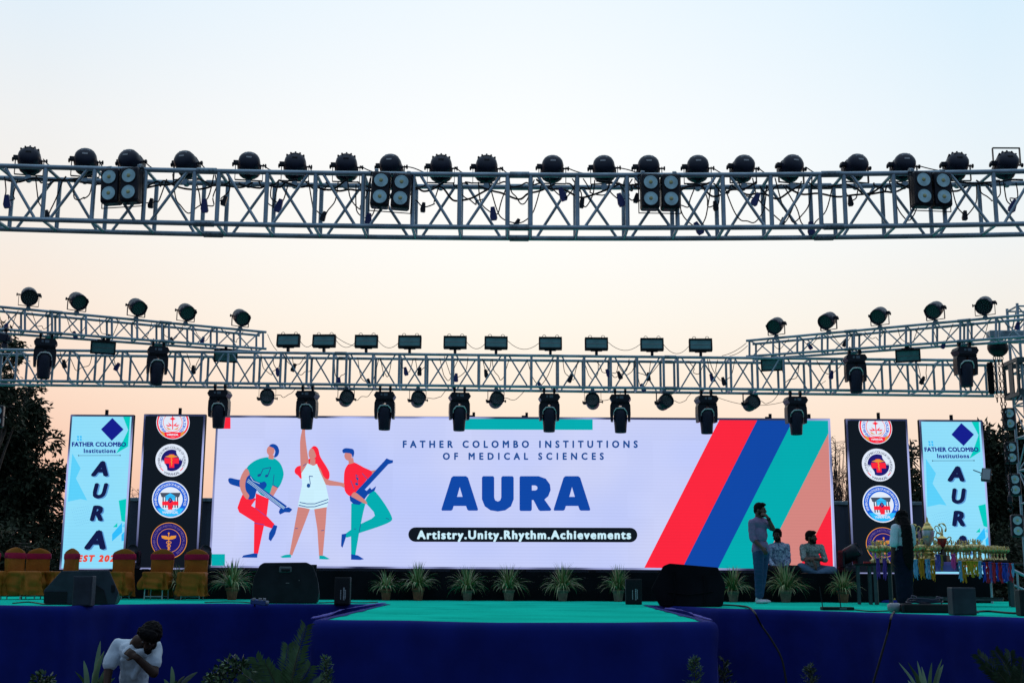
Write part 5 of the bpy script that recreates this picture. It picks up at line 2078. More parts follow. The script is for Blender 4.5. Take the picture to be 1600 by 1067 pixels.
# small stand at the left end of the table
so_ = at(1350, 905, 20.6)
so_.z = ZS
t = thing('side_stand', 'narrow dark metal stand with a red tray at the left end of the medal table', 'stand', so_, R(-12))
MB().box((0, 0, TH_ - .02), (.3, .35, .03), bev=.004).build('top', BLACKM, t)
for x in (-.09, .09):
    for y in (-.14, .14):
        MB().box((x, y, (TH_ - .035) / 2 + .002), (.04, .03, TH_ - .04)).build('leg', LEGM, t)
MB().box((.08, -.05, TH_ + .012), (.16, .12, .028), bev=.006).build('tray', mat('red_tray', (.45, .02, .02), .5), t)

GOLDM = mat('trophy_gold', (.72, .56, .20), .28, .75, .2, 20)
GOLDP = mat('pale_gold', (.70, .58, .26), .30, .8, .3, 35)
SILV = mat('trophy_silver', (.46, .52, .56), .35, .5, .2, 15)
REDM = mat('trophy_red', (.45, .03, .03), .3, .4)
DKB = mat('trophy_base', (.02, .018, .016), .4)


def small_trophy(kind):
    t = thing('trophy', '', 'trophy')
    MB().box((0, 0, .022), (.072, .072, .042), bev=.005).build('base', DKB if kind else GOLDP, t)
    s = MB()
    s.lathe([(.03, .044), (.022, .06), (.012, .08), (.011, .11), (.02, .125), (.012, .135), (.016, .15)], 14)
    s.build('stem', GOLDP, t)
    c = MB()
    if kind == 0:      # wreathed ball cup with a figure
        c.lathe([(.012, .145), (.045, .16), (.062, .19), (.058, .225), (.04, .24), (0, .243)], 20, wob=lambda a, z: 1 + .10 * math.sin(a * 8))
        for q in range(9):
            a = 2 * PI * q / 9
            c.path([(math.cos(a) * .05, math.sin(a) * .05, .16), (math.cos(a) * .078, math.sin(a) * .078, .2), (math.cos(a) * .06, math.sin(a) * .06, .245)], 0, 5, rs=[.004, .012, .003])
    else:              # open leafy bowl
        for q in range(11):
            a = 2 * PI * q / 11
            ca, sa = math.cos(a), math.sin(a)
            c.path([(ca * .012, sa * .012, .145), (ca * .055, sa * .055, .165), (ca * .075, sa * .075, .205), (ca * .062, sa * .062, .255)], 0, 5, rs=[.008, .017, .014, .003])
        c.lathe([(.012, .145), (.04, .17), (.05, .2), (.04, .2), (0, .175)], 14)
    c.build('cup', GOLDP, t)
    f = MB()
    if kind == 0:
        f.lathe([(.008, .24), (.012, .262), (.014, .275), (.007, .286), (.0105, .296), (.009, .306), (0, .311)], 10)
        f.path([(-.012, 0, .272), (-.03, 0, .285), (-.028, 0, .305)], .0045, 5)
        f.path([(.012, 0, .272), (.03, 0, .285), (.028, 0, .305)], .0045, 5)
    else:
        f.lathe([(.012, .2), (.012, .225), (.02, .24), (0, .262)], 10)
    f.build('figure' if kind == 0 else 'ball', GOLDM, t)
    return t


TK = [small_trophy(0), small_trophy(1)]
used = [0, 0]
trl = [(262, .12, 0), (290, .3, 0), (322, .1, 0), (352, .28, 0), (378, .12, 0), (405, .3, 0), (432, .1, 0), (460, .25, 0),
       (700, .12, 0), (728, .3, 0), (752, .12, 0), (868, .10, 0), (895, .28, 0),
       (945, .36, 0), (975, .45, 0), (1010, .36, 0), (1040, .46, 0), (1075, .3, 0), (1100, .14, 0), (1122, .36, 0), (1150, .14, 0), (1185, .32, 0), (1200, .12, 0), (1230, .22, 0), (1245, .42, 0),
       (1285, .12, 1), (1305, .4, 1), (1330, .12, 1), (1355, .38, 1), (1385, .12, 1), (1415, .34, 1), (1445, .14, 1)]
nl = nr = 0
for (u, dy, kd) in trl:
    p, _ = ont(u, dy)
    if u < 480:
        lab = 'small gold trophy left of the long haired woman, ' + ORD[nl] + ' from the left'
        nl += 1
    else:
        lab = ('small gold trophy right of the long haired woman, ' if kd == 0 else 'small open gold cup trophy right of the woman, ') + ORD[nr] + ' from the left'
        nr += 1
    put(TK[kd], used[kd], p + Vector((0, 0, .002)), rnd.uniform(-.6, .6), lab, 'small gold trophies on the table', sc=rnd.uniform(1.0, 1.12) * (1.08 if u < 1260 else .95))
    used[kd] = 1

# the big cup
p, _ = ont(812, .30)
t = thing('trophy', 'tall silver and gold lidded cup trophy with curly handles, biggest on the table', 'trophy', p + Vector((0, 0, .002)), tang)
k = pxm(p) / 5.3333
H = lambda v: (455 - v) * k          # heights read off the crop
m = MB()
m.box((0, 0, .03), (.26, .2, .06), bev=.008)
m.lathe([(.115, .06), (.12, .075), (.09, H(400)), (.085, H(392)), (.095, H(385)), (.095, H(372)), (.07, H(362))], 24)
m.build('base', GOLDM, t)
m = MB()
m.lathe([(.07, H(362)), (.085, H(352)), (.06, H(336)), (.028, H(326)), (.022, H(318)), (.03, H(312))], 20)
m.build('stem', GOLDM, t)
m = MB()
m.lathe([(.028, H(314)), (.05, H(296)), (.078, H(262)), (.090, H(225)), (.092, H(190)), (.086, H(182))], 24)
m.build('cup', SILV, t)
m = MB()
m.prism([(-.055, H(245)), (-.03, H(228)), (0, H(236)), (.03, H(226)), (.058, H(240)), (.03, H(250)), (0, H(246)), (-.03, H(252))], -.098, -.086)
m.build('crest', GOLDM, t)
m = MB()
m.lathe([(.092, H(184)), (.098, H(176)), (.08, H(165)), (.062, H(148)), (.05, H(142)), (.055, H(136)), (.03, H(122)), (.016, H(112)), (.02, H(104)), (.012, H(96)), (.018, H(88)), (.006, H(78)), (0, H(66))], 20)
m.build('lid', GOLDM, t)
for s_ in (-1, 1):
    m = MB()
    hp = [(62, 300), (88, 268), (70, 240), (84, 205), (118, 225), (122, 170), (100, 142), (130, 132), (158, 160), (150, 200)]
    m.path(spline([Vector((s_ * x * k, 0, H(v))) for x, v in hp], 5, False), 0, 7, rs=[.011 + .005 * math.sin(i * .9) for i in range(46)])
    m.path(spline([Vector((s_ * x * k, .01, H(v))) for x, v in [(78, 200), (60, 165), (82, 150), (98, 180), (110, 240), (80, 262)]], 5, False), .008, 6)
    m.build('handle', GOLDM, t)
m = MB()
for s_ in (-1, 1):
    for j in range(3):
        ps = spline([Vector((s_ * (56 + j * 8) * k, -.06, H(190))), Vector((s_ * (48 + j * 8) * k, -.075, H(250))), Vector((s_ * (60 + j * 7) * k, -.06, H(310))), Vector((s_ * (66 + j * 7) * k, -.06, H(370)))], 4, False)
        m.path(ps, .006, 5)
m.build('ribbon', mat('pink_white_ribbon', (.45, .25, .40), .6), t)
# two red cups
for (u, dy, lab) in ((928, .18, 'red bowl trophy with gold lid and handles, right of the biggest cup'), (697, .34, 'red bowl trophy partly hidden behind the long haired woman')):
    p, _ = ont(u, dy)
    zb_ = .12 if u > 900 else .10
    t = thing('trophy', lab, 'trophy', p + Vector((0, 0, zb_)), tang, 'red bowl trophies')
    H2 = lambda v: (440 - v) * k
    MB().box((0, 0, -zb_ / 2 + .002), (.17, .15, zb_ - .002), bev=.006).build('base', DKB, t)
    m = MB()
    m.lathe([(.06, .0), (.05, .02), (.02, H2(395)), (.018, H2(378)), (.035, H2(370))], 18)
    m.build('stem', DKB, t)
    m = MB()
    m.lathe([(.03, H2(372)), (.062, H2(345)), (.075, H2(310)), (.078, H2(302))], 20)
    m.build('bowl', REDM, t)
    m = MB()
    m.lathe([(.08, H2(304)), (.06, H2(294)), (.03, H2(286)), (.022, H2(276)), (.026, H2(268)), (.012, H2(255)), (0, H2(244))], 18)
    m.build('lid', GOLDM, t)
    for s_ in (-1, 1):
        m = MB()
        m.path(spline([Vector((s_ * x * k, 0, H2(v))) for x, v in [(36, 350), (62, 330), (76, 300), (60, 292), (42, 306)]], 5, False), .009, 6)
        m.build('handle', GOLDM, t)
# lilac draped box
pb_, f0 = ont(955, .02)
t = thing('draped_box', 'lilac cloth covered box on the table under the red bowl trophy', 'box', pb_ + Vector((0, .0, -.075)), tang)
drape([(.09, 0, .0, .15, .06, .3), (.085, 0, 0, .165, .07, .25), (.03, 0, 0, .168, .072, .25), (-.06, 0, 0, .172, .075, .3)], 48, .005, 3).build('cloth', cloth_mat('lilac_cloth', (.20, .15, .48), .8, .2, 8, .2), t)

RIBC = {'purple': (.11, .045, .30), 'light blue': (.16, .42, .68), 'orange': (.62, .25, .02), 'violet': (.12, .10, .42), 'pink': (.70, .07, .32), 'yellow': (.60, .36, .03), 'red': (.55, .03, .05), 'royal blue': (.03, .07, .48),
        'olive': (.30, .20, .05)}
RIBM = {k_: cloth_mat('ribbon_' + k_.replace(' ', '_'), c, .6, .2, 12, .1) for k_, c in RIBC.items()}
rib = [(395, 'purple', 490, 672, 34, 'left of the woman, outer one'), (452, 'purple', 490, 672, 36, 'left of the woman, next to her arm'), (664, 'orange', 560, 695, 40, 'lowest one, right beside the woman'), (706, 'light blue', 500, 668, 44, 'right of the woman'),
       (752, 'orange', 492, 668, 46, 'wide one between two light blue bunches'), (806, 'light blue', 500, 662, 40, 'under the biggest cup'), (846, 'orange', 505, 684, 36, 'left of the lilac box'),
       (908, 'violet', 458, 580, 44, 'in front of the lilac box, left one'), (940, 'olive', 462, 598, 22, 'in front of the lilac box, narrow one'), (1034, 'pink', 458, 586, 38, 'at the right end of the lilac box'),
       (1076, 'light blue', 512, 690, 34, 'right of the lilac box'), (1112, 'orange', 515, 700, 40, 'right of the lilac box, longest one'), (1152, 'yellow', 512, 640, 36, 'first of the short yellow ones'), (1186, 'yellow', 515, 650, 34, 'second of the short yellow ones'),
       (1216, 'yellow', 515, 640, 30, 'third of the short yellow ones'), (1246, 'light blue', 515, 660, 24, 'beside the last short yellow one'), (1278, 'royal blue', 525, 690, 26, 'first blue one of the right end'), (1300, 'red', 525, 702, 28, 'first red one of the right end'),
       (1330, 'violet', 520, 690, 26, 'between the first two red ones'), (1354, 'red', 530, 700, 26, 'second red one of the right end'), (1382, 'royal blue', 530, 680, 26, 'second blue one of the right end'), (1408, 'red', 528, 698, 32, 'third red one of the right end'),
       (1442, 'royal blue', 530, 690, 40, 'third blue one of the right end'), (1472, 'violet', 532, 680, 24, 'beside the last red one'), (1494, 'red', 532, 695, 30, 'last red one at the right end'), (1514, 'light blue', 534, 650, 18, 'very last one at the right end')]
rr_ = random.Random(9)
for (u, cn, v0, v1, w, wh) in rib:
    p, f = ont(u, 0)
    kk_ = pxm(p) / 5.3333
    p = p + Vector((st2 * .045, -ct * .045, .006))
    zc = at(1300 + u / 5.3333, 780 + v0 / 5.3333, p.y).z
    if u in (908, 940, 1034):
        p = p + Vector((st2 * .06, -ct * .06, 0))
    o = Vector((p.x, p.y, zc))
    t = thing('medal_ribbons', cn + ' medal ribbons hanging off the table edge, ' + wh, 'medals', o, tang, 'bunches of medal ribbons')
    W_, L_ = w * kk_, (v1 - v0) * kk_
    n = max(5, int(W_ / .011))
    parts = {0: MB(), 1: MB()}
    for i in range(int(n * 2.6)):
        x = (-.5 + rr_.random()) * W_
        y = rr_.uniform(-.018, .018)
        ln = L_ * rr_.uniform(.66, 1.0)
        ph_ = rr_.uniform(0, 6)
        vs = []
        for q in range(9):
            z = -ln * q / 8
            dx = .006 * math.sin(q * 1.1 + ph_) + x * (1 - .18 * math.sin(PI * q / 8))
            vs += [(dx - .0065, y + .006 * math.sin(q + ph_), z), (dx + .0065, y + .006 * math.cos(q * .8 + ph_), z)]
        parts[0].add(vs, [(2 * q, 2 * q + 1, 2 * q + 3, 2 * q + 2) for q in range(8)], sm=True)
    parts[1].box((0, 0, -.004), (W_ * .95, .05, .012), bev=.004)
    parts[0].build('ribbon_strands', RIBM[cn], t)
    parts[1].build('ribbon_loops', RIBM[cn], t)
# rail at far right, and a blue bundle under the table
o = at(1440, 941, 20.5)
o.z = ZS
t = thing('cloth_bundle', 'low blue cloth bundle lying on the carpet under the medal table', 'cloth', on(1398, 941.5), R(-10))
drape([(.05, 0, 0, .16, .05, .7), (.04, 0, 0, .2, .08, .7), (.004, 0, 0, .22, .1, .7)], 32, .012, 2).build('cloth', SKIRT, t)
MB().ball((-.0, .0, .06), .02, 10).build('knot', mat('yellow_knot', (.5, .38, .05), .6), t)
o = Vector((at(1590, 905, 22.0).x, 22.0, ZS))
t = thing('stair_rail', 'grey metal stair rail at the right edge behind the medal table', 'rail', o, R(-15))
m = MB()
m.tube((-.45, 0, .78), (.5, 0, .28), .025, 8)
m.tube((-.45, 0, .50), (.5, 0, .05), .018, 8)
for x, h in ((-.44, .78), (.0, .54), (.44, .31)):
    m.tube((x, 0, .004), (x, 0, h), .02, 8)
m.build('tube_frame', STEEL, t)

# ---------------------------------------------------------------- people
SKIN_ = mat('brown_skin', (0.095, 0.048, 0.032), .6, 0, .15, 12)
SKIN2 = mat('dark_brown_skin', (0.052, 0.027, 0.019), .6, 0, .15, 12, spec=.25)
HAIR = mat('black_hair', (0.005, 0.004, 0.005), .75, 0, .4, 60, .4, 120, spec=.12)
EYEW = mat('eye_white', (.20, .18, .165), .4)
LAV = cloth_mat('lavender_shirt', (0.24, 0.18, 0.31), .85, .2, 22, .35)
DENIM = cloth_mat('blue_denim', (0.035, 0.075, 0.16), .9, .1, 20, .35)
DENIM2 = cloth_mat('pale_denim', (0.085, 0.15, 0.24), .9, .1, 18, .35)
BLKT = cloth_mat('black_trousers', (0.010, 0.010, 0.014), .9, .1, 18, .3)
NAVYT = cloth_mat('navy_skirt', (0.006, 0.009, 0.024), .9, .1, 18, .3)
PRINT1 = mat('blue_print_shirt', (0.045, 0.075, 0.17), .85, 0, 0, 26, .25, 18, col2=(.40, .52, .66))
PRINT2 = mat('grey_print_shirt', (0.10, 0.125, 0.125), .85, 0, 0, 34, .25, 18, col2=(.34, .40, .38))
WTEE = cloth_mat('white_tee', (0.60, 0.68, 0.76), .9, .2, 14, .5)
SHOEW = mat('white_shoe', (.55, .60, .66), .5, 0, .1, 12)
SHOEB = mat('dark_sandal', (.03, .025, .022), .6)


def blob(name, prims, mt, parent, voxel=.007, smooth=4, wr=0.0, ws=14, loc=None):
    """tapered limbs and ellipsoids fused into one continuous skin"""
    m = MB()
    for p in prims:
        if p[0] == 'c':
            a, b, ra, rb = Vector(p[1]), Vector(p[2]), p[3], p[4]
            m.tube(a, b, ra, 14, rb)
            m.ball(a, ra, 12)
            m.ball(b, rb, 12)
        else:
            M = Matrix.Translation(Vector(p[1]))
            if len(p) > 3:
                M = M @ p[3].to_4x4()
            m.ball((0, 0, 0), p[2], 16, M)
    o = m.build(name, mt, parent)
    r = o.modifiers.new('r', 'REMESH')
    r.mode = 'VOXEL'
    r.voxel_size = voxel
    s = o.modifiers.new('s', 'SMOOTH')
    s.iterations = smooth
    s.factor = .5
    BLOBS.append((o, mt, wr, ws))
    return o


BLOBS = []


def settle_blobs():
    bpy.context.view_layer.update()
    dg = bpy.context.evaluated_depsgraph_get()
    done = [bpy.data.meshes.new_from_object(o.evaluated_get(dg)) for o, mt, wr, ws in BLOBS]
    for (o, mt, wr, ws), me in zip(BLOBS, done):
        o.modifiers.clear()
        o.data = me
        me.materials.clear()
        me.materials.append(mt)
        me.polygons.foreach_set('use_smooth', [True] * len(me.polygons))
        if wr:
            cs = [v.co.copy() for v in me.vertices]
            ns = [v.normal.copy() for v in me.vertices]
            flat = []
            for c, q in zip(cs, ns):
                n = noise.noise(c * ws) + .5 * noise.noise(Vector((c.x * ws * .6, c.y * ws * .6, c.z * ws * 2.2)) + Vector((9, 2, 1)))
                flat += list(c + q * n * wr)
            me.vertices.foreach_set('co', flat)
        me.update()


def frame(fwd, up):
    f = Vector(fwd).normalized()
    r = f.cross(Vector(up)).normalized()
    u = r.cross(f)
    return Matrix((r, f, u)).transposed()      # columns: right, forward, up


def head(c, fwd, up, s=1.0):
    F = frame(fwd, up)
    c = Vector(c)
    P = lambda x, y, z: c + F @ Vector((x, y, z)) * s
    E_ = lambda x, y, z, r: ('e', P(x, y, z), tuple(q * s for q in r), F)
    pr = [E_(0, -.012, .025, (.074, .093, .092)), E_(0, .028, -.035, (.060, .062, .072)), E_(0, .052, -.085, (.034, .034, .03)), E_(0, .015, -.06, (.055, .06, .05)),
          ('c', P(0, .092, .012), P(0, .110, -.026), .009 * s, .013 * s), E_(-.012, .098, -.030, (.009, .01, .008)), E_(.012, .098, -.030, (.009, .01, .008)),
          E_(0, .074, .03, (.052, .018, .012)), E_(0, .088, -.056, (.024, .012, .006)), E_(0, .086, -.067, (.021, .012, .006)),
          E_(-.04, .06, -.02, (.024, .025, .02)), E_(.04, .06, -.02, (.024, .025, .02)),
          E_(-.078, -.008, -.005, (.010, .020, .032)), E_(.078, -.008, -.005, (.010, .020, .032))]
    return pr, P, E_, F


def hair_cap(P, E_, s, full=1.0):
    return [E_(0, -.022, .040, (.083, .098, .095)), E_(0, .035, .098, (.062, .055, .032)), E_(-.03, .055, .095, (.035, .035, .022)), E_(.035, .05, .098, (.032, .038, .022)),
            E_(0, -.075, -.01, (.066, .04, .06)), E_(-.072, -.02, .03, (.013, .04, .045)), E_(.072, -.02, .03, (.013, .04, .045))]


def beard(E_, th=1.0):
    return [E_(0, .058, -.088, (.038, .040, .032)), E_(-.046, .028, -.058, (.020, .044, .034)), E_(.046, .028, -.058, (.020, .044, .034)), E_(0, .094, -.047, (.028, .010, .007)), E_(0, .075, -.082, (.028, .025, .018))]


def hand(w, d, nrm, curl=.5, s=1.0, thumb=1):
    """wrist, direction of the fingers, palm normal (fingers curl towards it), thumb side +1 / -1"""
    d = Vector(d).normalized()
    nrm = (Vector(nrm) - d * Vector(nrm).dot(d)).normalized()
    sd_ = d.cross(nrm) * thumb
    w = Vector(w)
    F = Matrix((sd_, d, nrm)).transposed()
    pr = [('e', w + d * .048 * s, (.040 * s, .052 * s, .017 * s), F), ('c', w - d * .02 * s, w + d * .02 * s, .026 * s, .024 * s)]
    for k, (off, ln) in enumerate(((.028, .070), (.010, .079), (-.009, .074), (-.027, .058))):
        a = w + (sd_ * off + d * .088) * s
        c1 = curl * (.5 + .1 * k)
        d1 = (d * math.cos(c1) + nrm * math.sin(c1) + sd_ * off * 1.6).normalized()
        b = a + d1 * ln * .55 * s
        c2 = curl * (1.25 + .12 * k)
        d2 = (d * math.cos(c2) + nrm * math.sin(c2)).normalized()
        pr += [('c', a - d * .02 * s, b, .0105 * s, .0095 * s), ('c', b, b + d2 * ln * .5 * s, .0093 * s, .0075 * s)]
    a = w + (sd_ * .024 + d * .022) * s
    b = a + (sd_ * .75 + d * .6 + nrm * .35).normalized() * .042 * s
    pr += [('c', a, b, .014 * s, .011 * s), ('c', b, b + (d * .85 + sd_ * .25 + nrm * .4).normalized() * .032 * s, .0105 * s, .0085 * s)]
    return pr


def limb(pts, rs):
    return [('c', pts[i], pts[i + 1], rs[i], rs[i + 1]) for i in range(len(pts) - 1)]


def eyes(t, P, s):
    for x in (-.031, .031):
        m = MB()
        m.ball(P(x, .073, .006), .011 * s, 10)
        m.ball(P(x * 1.0, .0815, .006), .0048 * s, 8, mi=1)
        m.build('eye', [EYEW, HAIR], t)


class Px:
    """joints read off the picture: crop pixel (u, v) of a known crop, at depth dy behind the figure's own plane"""

    def __init__(s, org, cx, cy, sc):
        s.o, s.cx, s.cy, s.sc = Vector(org), cx, cy, sc

    def __call__(s, u, v, dy=0.0):
        return at(s.cx + u / s.sc, s.cy + v / s.sc, s.o.y + dy) - s.o


# standing man
o = on(1187, 940.5, ZS, 20.9)
t = thing('person', 'man standing on stage in lavender shirt and jeans, hand raised to his mouth', 'person', o)
J = Px(o, 1120, 760, 5.336)
fw = Vector((.80, -.55, -.05))
hd, P, E_, F = head(J(362, 196), fw, (.02, 0, 1), .98)
nk = J(348, 262, .02)
shL, shR = J(290, 300, -.08), J(418, 296, .10)
elL, wrL = J(296, 432, -.10), J(372, 505, -.20)
elR, wrR = J(468, 352, -.06), J(428, 262, -.13)
pel = J(368, 520, .02)
hL, hR = J(345, 560, -.07), J(392, 560, .08)
kL, kR = J(350, 740, -.06), J(378, 740, .05)
aL, aR = J(350, 918, -.03), J(362, 916, .05)
body = hd + limb([nk + Vector((0, 0, .10)), nk, J(355, 300, .02)], [.056, .058, .07]) + limb([J(355, 310, .02), J(360, 420, .02), pel], [.10, .10, .11]) + limb([shL, elL, wrL], [.055, .042, .029]) + limb([shR, elR, wrR], [.055, .042, .028])
body += limb([hL, kL, aL], [.085, .058, .040]) + limb([hR, kR, aR], [.085, .058, .040])
body += hand(wrL, (J(392, 528, -.22) - wrL), (-.3, .8, .1), .8, .95, 1) + hand(wrR, J(392, 222, -.15) - wrR, (-.5, .5, -.2), 1.1, .95, -1)
blob('body', body, SKIN_, t, .0075, 3)
blob('hair', hair_cap(P, E_, 1), HAIR, t, .007, 2, .004, 60)
blob('beard', beard(E_), HAIR, t, .006, 2, .002, 80)
eyes(t, P, 1)
sh = [('e', J(355, 318, .015), (.165, .125, .10)), ('e', J(350, 400, .01), (.150, .125, .19)), ('e', J(362, 495, .02), (.142, .125, .13)), ('c', nk + Vector((0, 0, -.015)), shL, .050, .056), ('c', nk + Vector((0, 0, -.015)), shR, .050, .056), ('c', shL, J(355, 310, .02), .060, .11), ('c', shR, J(355, 310, .02), .060, .11), ('c', nk + Vector((0, 0, -.03)), J(352, 300, .02), .064, .09)]
sh += limb([shL, elL, elL.lerp(wrL, .15)], [.062, .056, .054]) + limb([shR, shR.lerp(elR, .8)], [.060, .056])
sh += [('c', J(335, 530, -.06), J(400, 528, .06), .095, .095)]
blob('shirt', sh, LAV, t, .009, 4, .007, 16)
blob('collar', [('c', nk + Vector((-.045, -.05, .0)), nk + Vector((.035, -.07, -.035)), .014, .011), ('c', nk + Vector((-.045, -.05, .0)), nk + Vector((-.05, .04, .01)), .013, .012), ('c', nk + Vector((.035, -.07, -.035)), nk + Vector((.055, .0, -.01)), .011, .012)], LAV, t, .006, 2)
jn = limb([J(368, 545, .01), hL, kL, aL + Vector((0, 0, .02))], [.115, .098, .076, .058]) + limb([J(368, 545, .01), hR, kR, aR + Vector((0, 0, .02))], [.115, .098, .076, .058])
blob('jeans', jn, DENIM, t, .009, 3, .007, 18)
for a, d in ((aL, Vector((.45, -.85, 0))), (aR, Vector((.85, -.5, 0)))):
    d.normalize()
    z = .035
    g0 = Vector((a.x, a.y, z))
    Fm = frame(d, (0, 0, 1))
    blob('shoe', [('e', g0 + d * .06, (.046, .125, .036), Fm), ('c', g0 + d * -.03, g0 + d * -.02 + Vector((0, 0, .045)), .042, .042), ('e', g0 + d * .10 + Vector((0, 0, -.004)), (.047, .07, .030), Fm)], SHOEW, t, .007, 3)
m = MB()
q = (wrR - elR).normalized()
m.tube(elR.lerp(wrR, .86), elR.lerp(wrR, .95), .036, 14, .034)
m.build('wristwatch', BLACKM, t)


def seated(label, org, Jc, hc, fwd, up, nkp, shl, shr, chest, pelvis, armsL, armsR, hands, legsL, legsR, feet_, shirt_m, pants_m, skin_m, s=.98, bd=True, sleeve=(1.0, 1.0), barefoot=True):
    t = thing('person', label, 'person', org)
    hd, P, E_, F = head(hc, fwd, up, s)
    b = hd + limb([nkp + Vector((0, 0, .09)), nkp, chest], [.054, .056, .08]) + limb([chest, pelvis], [.10, .10]) + limb(armsL, [.052, .040, .028]) + limb(armsR, [.052, .040, .028]) + limb(legsL, [.085, .058, .04]) + limb(legsR, [.085, .058, .04])
    for h in hands:
        b += hand(*h)
    for (a, d) in feet_:
        d = Vector(d).normalized()
        Fm = frame(d, (0, 0, 1))
        b += [('e', a + d * .05, (.040, .105, .030), Fm), ('c', a - d * .02, a, .036, .036)]
    blob('body', b, skin_m, t, .0075, 3)
    blob('hair', hair_cap(P, E_, s), HAIR, t, .007, 2, .004, 60)
    if bd:
        blob('beard', beard(E_), HAIR, t, .006, 2, .002, 80)
    eyes(t, P, s)
    sh = [('e', chest, (.165, .12, .11)), ('e', chest.lerp(pelvis, .5), (.150, .125, .18)), ('e', pelvis + Vector((0, 0, .06)), (.155, .135, .10)), ('c', chest, pelvis, .122, .128), ('c', shl, chest, .058, .11), ('c', shr, chest, .058, .11), ('c', nkp + Vector((0, 0, -.01)), shl + Vector((0, 0, -.005)), .052, .054), ('c', nkp + Vector((0, 0, -.01)), shr + Vector((0, 0, -.005)), .052, .054), ('c', nkp + Vector((0, 0, -.025)), chest, .062, .09)]
    for A_, f in ((armsL, sleeve[0]), (armsR, sleeve[1])):
        if f <= 1:
            sh += limb([A_[0], A_[1]], [.060, .054])
        else:
            sh += limb([A_[0], A_[1], A_[1].lerp(A_[2], f - 1)], [.060, .053, .046])
    blob('shirt', sh, shirt_m, t, .009, 4, .007, 16)
    pn = limb([pelvis] + legsL, [.13, .115, .085, .06]) + limb([pelvis] + legsR, [.13, .115, .085, .06])
    blob('trousers', pn, pants_m, t, .009, 3, .008, 16)
    return t


# man seated behind the big spider plant
o = at(1217, 896, YR + .38)
o.z = zr + .003
J = Px(o, 1120, 760, 5.336)
seated('bearded man in blue patterned shirt sitting on the riser behind a spider plant', o, J, J(503, 405, -.06), (-.35, -.92, -.08), (.06, -.05, 1), J(510, 470, .0), J(455, 500, .02), J(578, 500, .02), J(515, 520, .0), J(520, 690, .03),
       [J(452, 500, .02), J(432, 610, -.06), J(475, 668, -.26)], [J(585, 500, .02), J(596, 615, -.06), J(572, 668, -.24)],
       [(J(475, 668, -.26), (.7, -.4, -.3), (0, -.3, -1), .7, .95, -1), (J(572, 668, -.24), (-.5, -.4, -.5), (0, -.3, -1), .7, .95, 1)],
       [J(480, 705, .0), J(415, 690, -.26), J(545, 730, -.30)], [J(560, 705, .0), J(665, 695, -.24), J(500, 732, -.26)],
       [(J(545, 735, -.30), (.8, -.3, -.05)), (J(480, 738, -.24), (-.8, -.3, -.05))], PRINT1, BLKT, SKIN2, .97, True, (1.85, 1.85))
# man sitting cross legged
o = at(1275, 897.5, YR + .40)
o.z = zr + .003
J = Px(o, 1120, 760, 5.336)
seated('man in grey patterned shirt and jeans sitting cross legged on the riser with folded arms', o, J, J(787, 424, -.03), (.80, -.58, -.04), (.0, -.04, 1), J(785, 480, .02), J(718, 505, .0), J(862, 505, .05), J(792, 530, .03), J(800, 690, .06),
       [J(715, 505, .0), J(722, 600, -.16), J(800, 612, -.30)], [J(868, 505, .05), J(905, 610, -.04), J(800, 600, -.27)],
       [(J(805, 625, -.31), (.35, -.25, -.9), (-.5, .5, 0), .35, .95, 1), (J(795, 598, -.28), (-.9, -.1, -.1), (0, .6, -.6), .6, .95, 1)],
       [J(745, 705, .05), J(705, 672, -.22), J(830, 728, -.30)], [J(850, 705, .05), J(965, 700, -.14), J(800, 735, -.26)],
       [(J(830, 738, -.31), (.7, -.4, -.1)), (J(750, 728, -.28), (-.85, -.3, -.05))], PRINT2, DENIM2, SKIN_, .98, True, (1.1, 1.2))

# woman with long hair at the table, seen from behind
o = on(1412, 944.5)
o.y = 19.0
t = thing('person', 'woman in pale tee with very long black hair, back turned, before the trophies', 'person', o)
J = Px(o, 1300, 780, 5.3333)
hd, P, E_, F = head(J(572, 152), (-.80, .58, -.05), (0, 0, 1), .95)
nk = J(590, 215, .0)
shL, shR = J(525, 238, -.06), J(655, 240, .08)
pel = J(590, 470, .02)
elL, wrL = J(512, 400, -.06), J(500, 530, -.10)
elR, wrR = J(668, 390, .16), J(640, 480, .28)
body = hd + limb([nk + Vector((-.02, .02, .08)), nk, J(588, 260)], [.046, .047, .07]) + limb([J(588, 270), J(590, 380), pel], [.105, .092, .12]) + limb([shL, elL, wrL], [.044, .034, .024]) + limb([shR, elR, wrR], [.044, .034, .024])
z0_ = .0
body += limb([J(565, 490), Vector((J(570, 600).x, 0, .45)), Vector((J(568, 600).x, .0, .07))], [.085, .058, .036]) + limb([J(618, 490), Vector((J(615, 600).x, .04, .45)), Vector((J(615, 600).x, .04, .07))], [.085, .058, .036])
body += hand(wrL, (-.05, -.1, -1), (.8, .2, 0), .5, .88, 1) + hand(wrR, (-.3, .8, -.2), (0, 0, -1), .5, .88, -1)
blob('body', body, SKIN2, t, .0075, 3)
sh = [('e', J(588, 275), (.150, .11, .10)), ('e', J(590, 350), (.128, .105, .17)), ('e', J(590, 425), (.135, .115, .09)), ('c', shL, J(588, 265), .062, .09), ('c', shR, J(588, 265), .062, .09)]
sh += limb([shL, shL.lerp(elL, .8)], [.066, .066]) + limb([shR, shR.lerp(elR, .8)], [.066, .066])
blob('tee', sh, WTEE, t, .009, 4, .006, 14)
blob('skirt', limb([J(590, 425), J(592, 500), Vector((J(600, 600).x, .02, .35)), Vector((J(598, 600).x, .02, .12))], [.125, .150, .135, .12]), NAVYT, t, .010, 4, .010, 12)
hr = [E_(0, -.022, .034, (.084, .100, .098)), E_(-.06, -.01, -.02, (.028, .055, .07)), E_(.06, -.01, -.02, (.028, .055, .07)), E_(0, -.07, -.06, (.07, .05, .09))]
